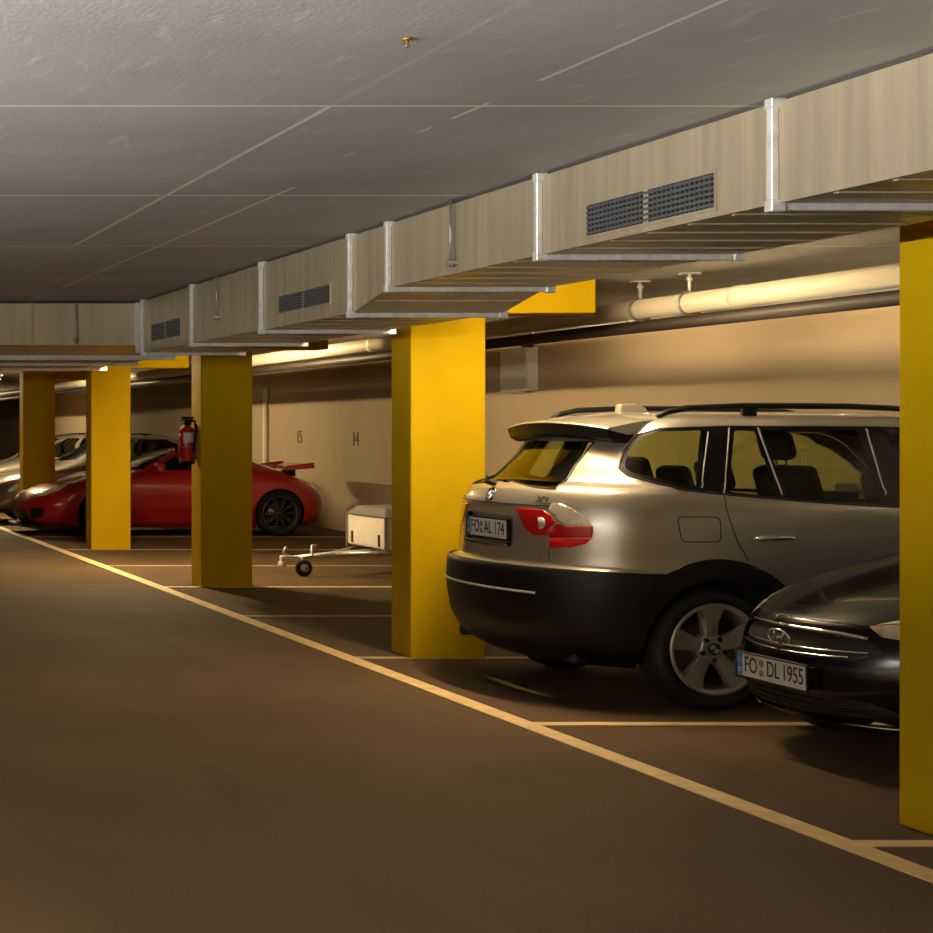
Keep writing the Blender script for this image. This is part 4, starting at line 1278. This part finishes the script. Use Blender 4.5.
for yy in (-.36, .38):
    MB().box((-.018, yy - .014, .335), (.0, yy + .014, .46)).build('latch', M['pipe_dark'], tl, bevel=.004)
cv = MB(); cv.add([(-.03, -.55, .64), (-.03, .55, .64), (x1, .55, .64), (x1, -.55, .64), (.05, -.40, .74), (.05, .40, .74), (x1 - .1, .40, .76), (x1 - .1, -.40, .76)], BOXF)
cv.build('tarpaulin', M['tarp'], tl, bevel=.02, seg=2)
for s_ in (-1, 1):
    MB().tube([(.5, s_*.42, .27), (.0, s_*.36, .27), (-.35, s_*.05, .235)], .025, 8).build('drawbar_arm', M['steel'], tl)
MB().tube([(.4, 0, .28), (-.35, 0, .235), (-.76, 0, .19)], .028, 10).build('drawbar', M['flange'], tl)
cp = MB(); cp.box((-.92, -.035, .155), (-.74, .035, .215)); cp.lathe([(0, .16), (.04, .155), (.045, .10), (.03, .095)], 16, 'Z', (-.90, 0, 0))
cpo = cp.build('coupling', M['flange'], tl, bevel=.008)
MB().tube([(-.84, 0, .21), (-.89, 0, .25), (-.86, 0, .31)], .014, 8).build('coupling_handle', M['flange'], cpo)
jw = MB(); jw.lathe([(0, -.025), (.06, -.028), (.085, -.02), (.09, 0), (.085, .02), (.06, .028), (0, .025)], 24, 'Y', (-.70, -.09, .09))
jwo = jw.build('jockey_wheel', M['rubber'], tl)
MB().tube([(-.70, -.055, .09), (-.70, -.055, .20), (-.60, -.055, .22), (-.60, -.055, .33)], .016, 8).build('jockey_stem', M['steel'], jwo)
MB().tube([(-.60, -.055, .33), (-.56, -.055, .335), (-.56, -.055, .30)], .010, 8).build('crank_handle', M['steel'], jwo)
MB().lathe([(0, -.03), (.045, -.03), (.045, .03), (0, .03)], 18, 'Y', (-.70, -.09, .09)).build('wheel_hub', M['steel'], jwo)
MB().cyl((1.1, -.62, .26), (1.1, .62, .26), .025, 10).build('axle', M['steel'], tl)
for s_ in (-1, 1):
    T_ = MB(); T_.lathe([(.14, -.06), (.24, -.065), (.26, -.04), (.26, .04), (.24, .065), (.14, .06)], 32, 'Y', (1.1, s_*.66, .26))
    to = T_.build('tyre', M['rubber'], tl)
    MB().lathe([(0, s_*.055), (.10, s_*.05), (.145, s_*.06)], 24, 'Y', (1.1, s_*.66, .26)).build('rim', M['steel'], to)
    a_ = np.linspace(.25, PI - .25, 14)
    gd = MB(); vs = []; fs = []
    for q in a_: vs += [(1.1 + .30*math.cos(q), s_*.58, .26 + .30*math.sin(q)), (1.1 + .30*math.cos(q), s_*.75, .26 + .30*math.sin(q)), (1.1 + .305*math.cos(q), s_*.75, .26 + .305*math.sin(q)), (1.1 + .305*math.cos(q), s_*.58, .26 + .305*math.sin(q))]
    for i in range(len(a_) - 1):
        for j in range(4): fs.append((4*i + j, 4*i + (j+1) % 4, 4*i + 4 + (j+1) % 4, 4*i + 4 + j))
    gd.add(vs, fs, True).build('mudguard', M['plastic'], tl)

# ------------------------------------------------------------------ camera, world, output look
cd = bpy.data.cameras.new('camera'); cam = bpy.data.objects.new('camera', cd); COL.objects.link(cam)
cam.location = (0, 0, CAMZ); cam.rotation_euler = (PI/2, 0, 0)
cd.sensor_fit = 'HORIZONTAL'; cd.sensor_width = 36; cd.lens = F / 933 * 36
cd.shift_x = (466.5 - VX) / 933; cd.shift_y = -(466.5 - VY) / 933
cd.clip_start = .05; cd.clip_end = 200
bpy.context.scene.camera = cam
w = bpy.data.worlds.new('world'); w.use_nodes = True; bpy.context.scene.world = w
w.node_tree.nodes['Background'].inputs['Color'].default_value = (.9, .8, .65, 1)
w.node_tree.nodes['Background'].inputs['Strength'].default_value = .0
sc = bpy.context.scene
sc.view_settings.view_transform = 'Standard'; sc.view_settings.look = 'None'
sc.view_settings.exposure = 0.2; sc.view_settings.gamma = 1.0; sc.view_settings.use_curve_mapping = False
sc.cycles.max_bounces = 10; sc.cycles.transparent_max_bounces = 24; sc.cycles.caustics_reflective = False; sc.cycles.caustics_refractive = False
sc.cycles.use_denoising = True
sc.cycles.sample_clamp_indirect = 4.0
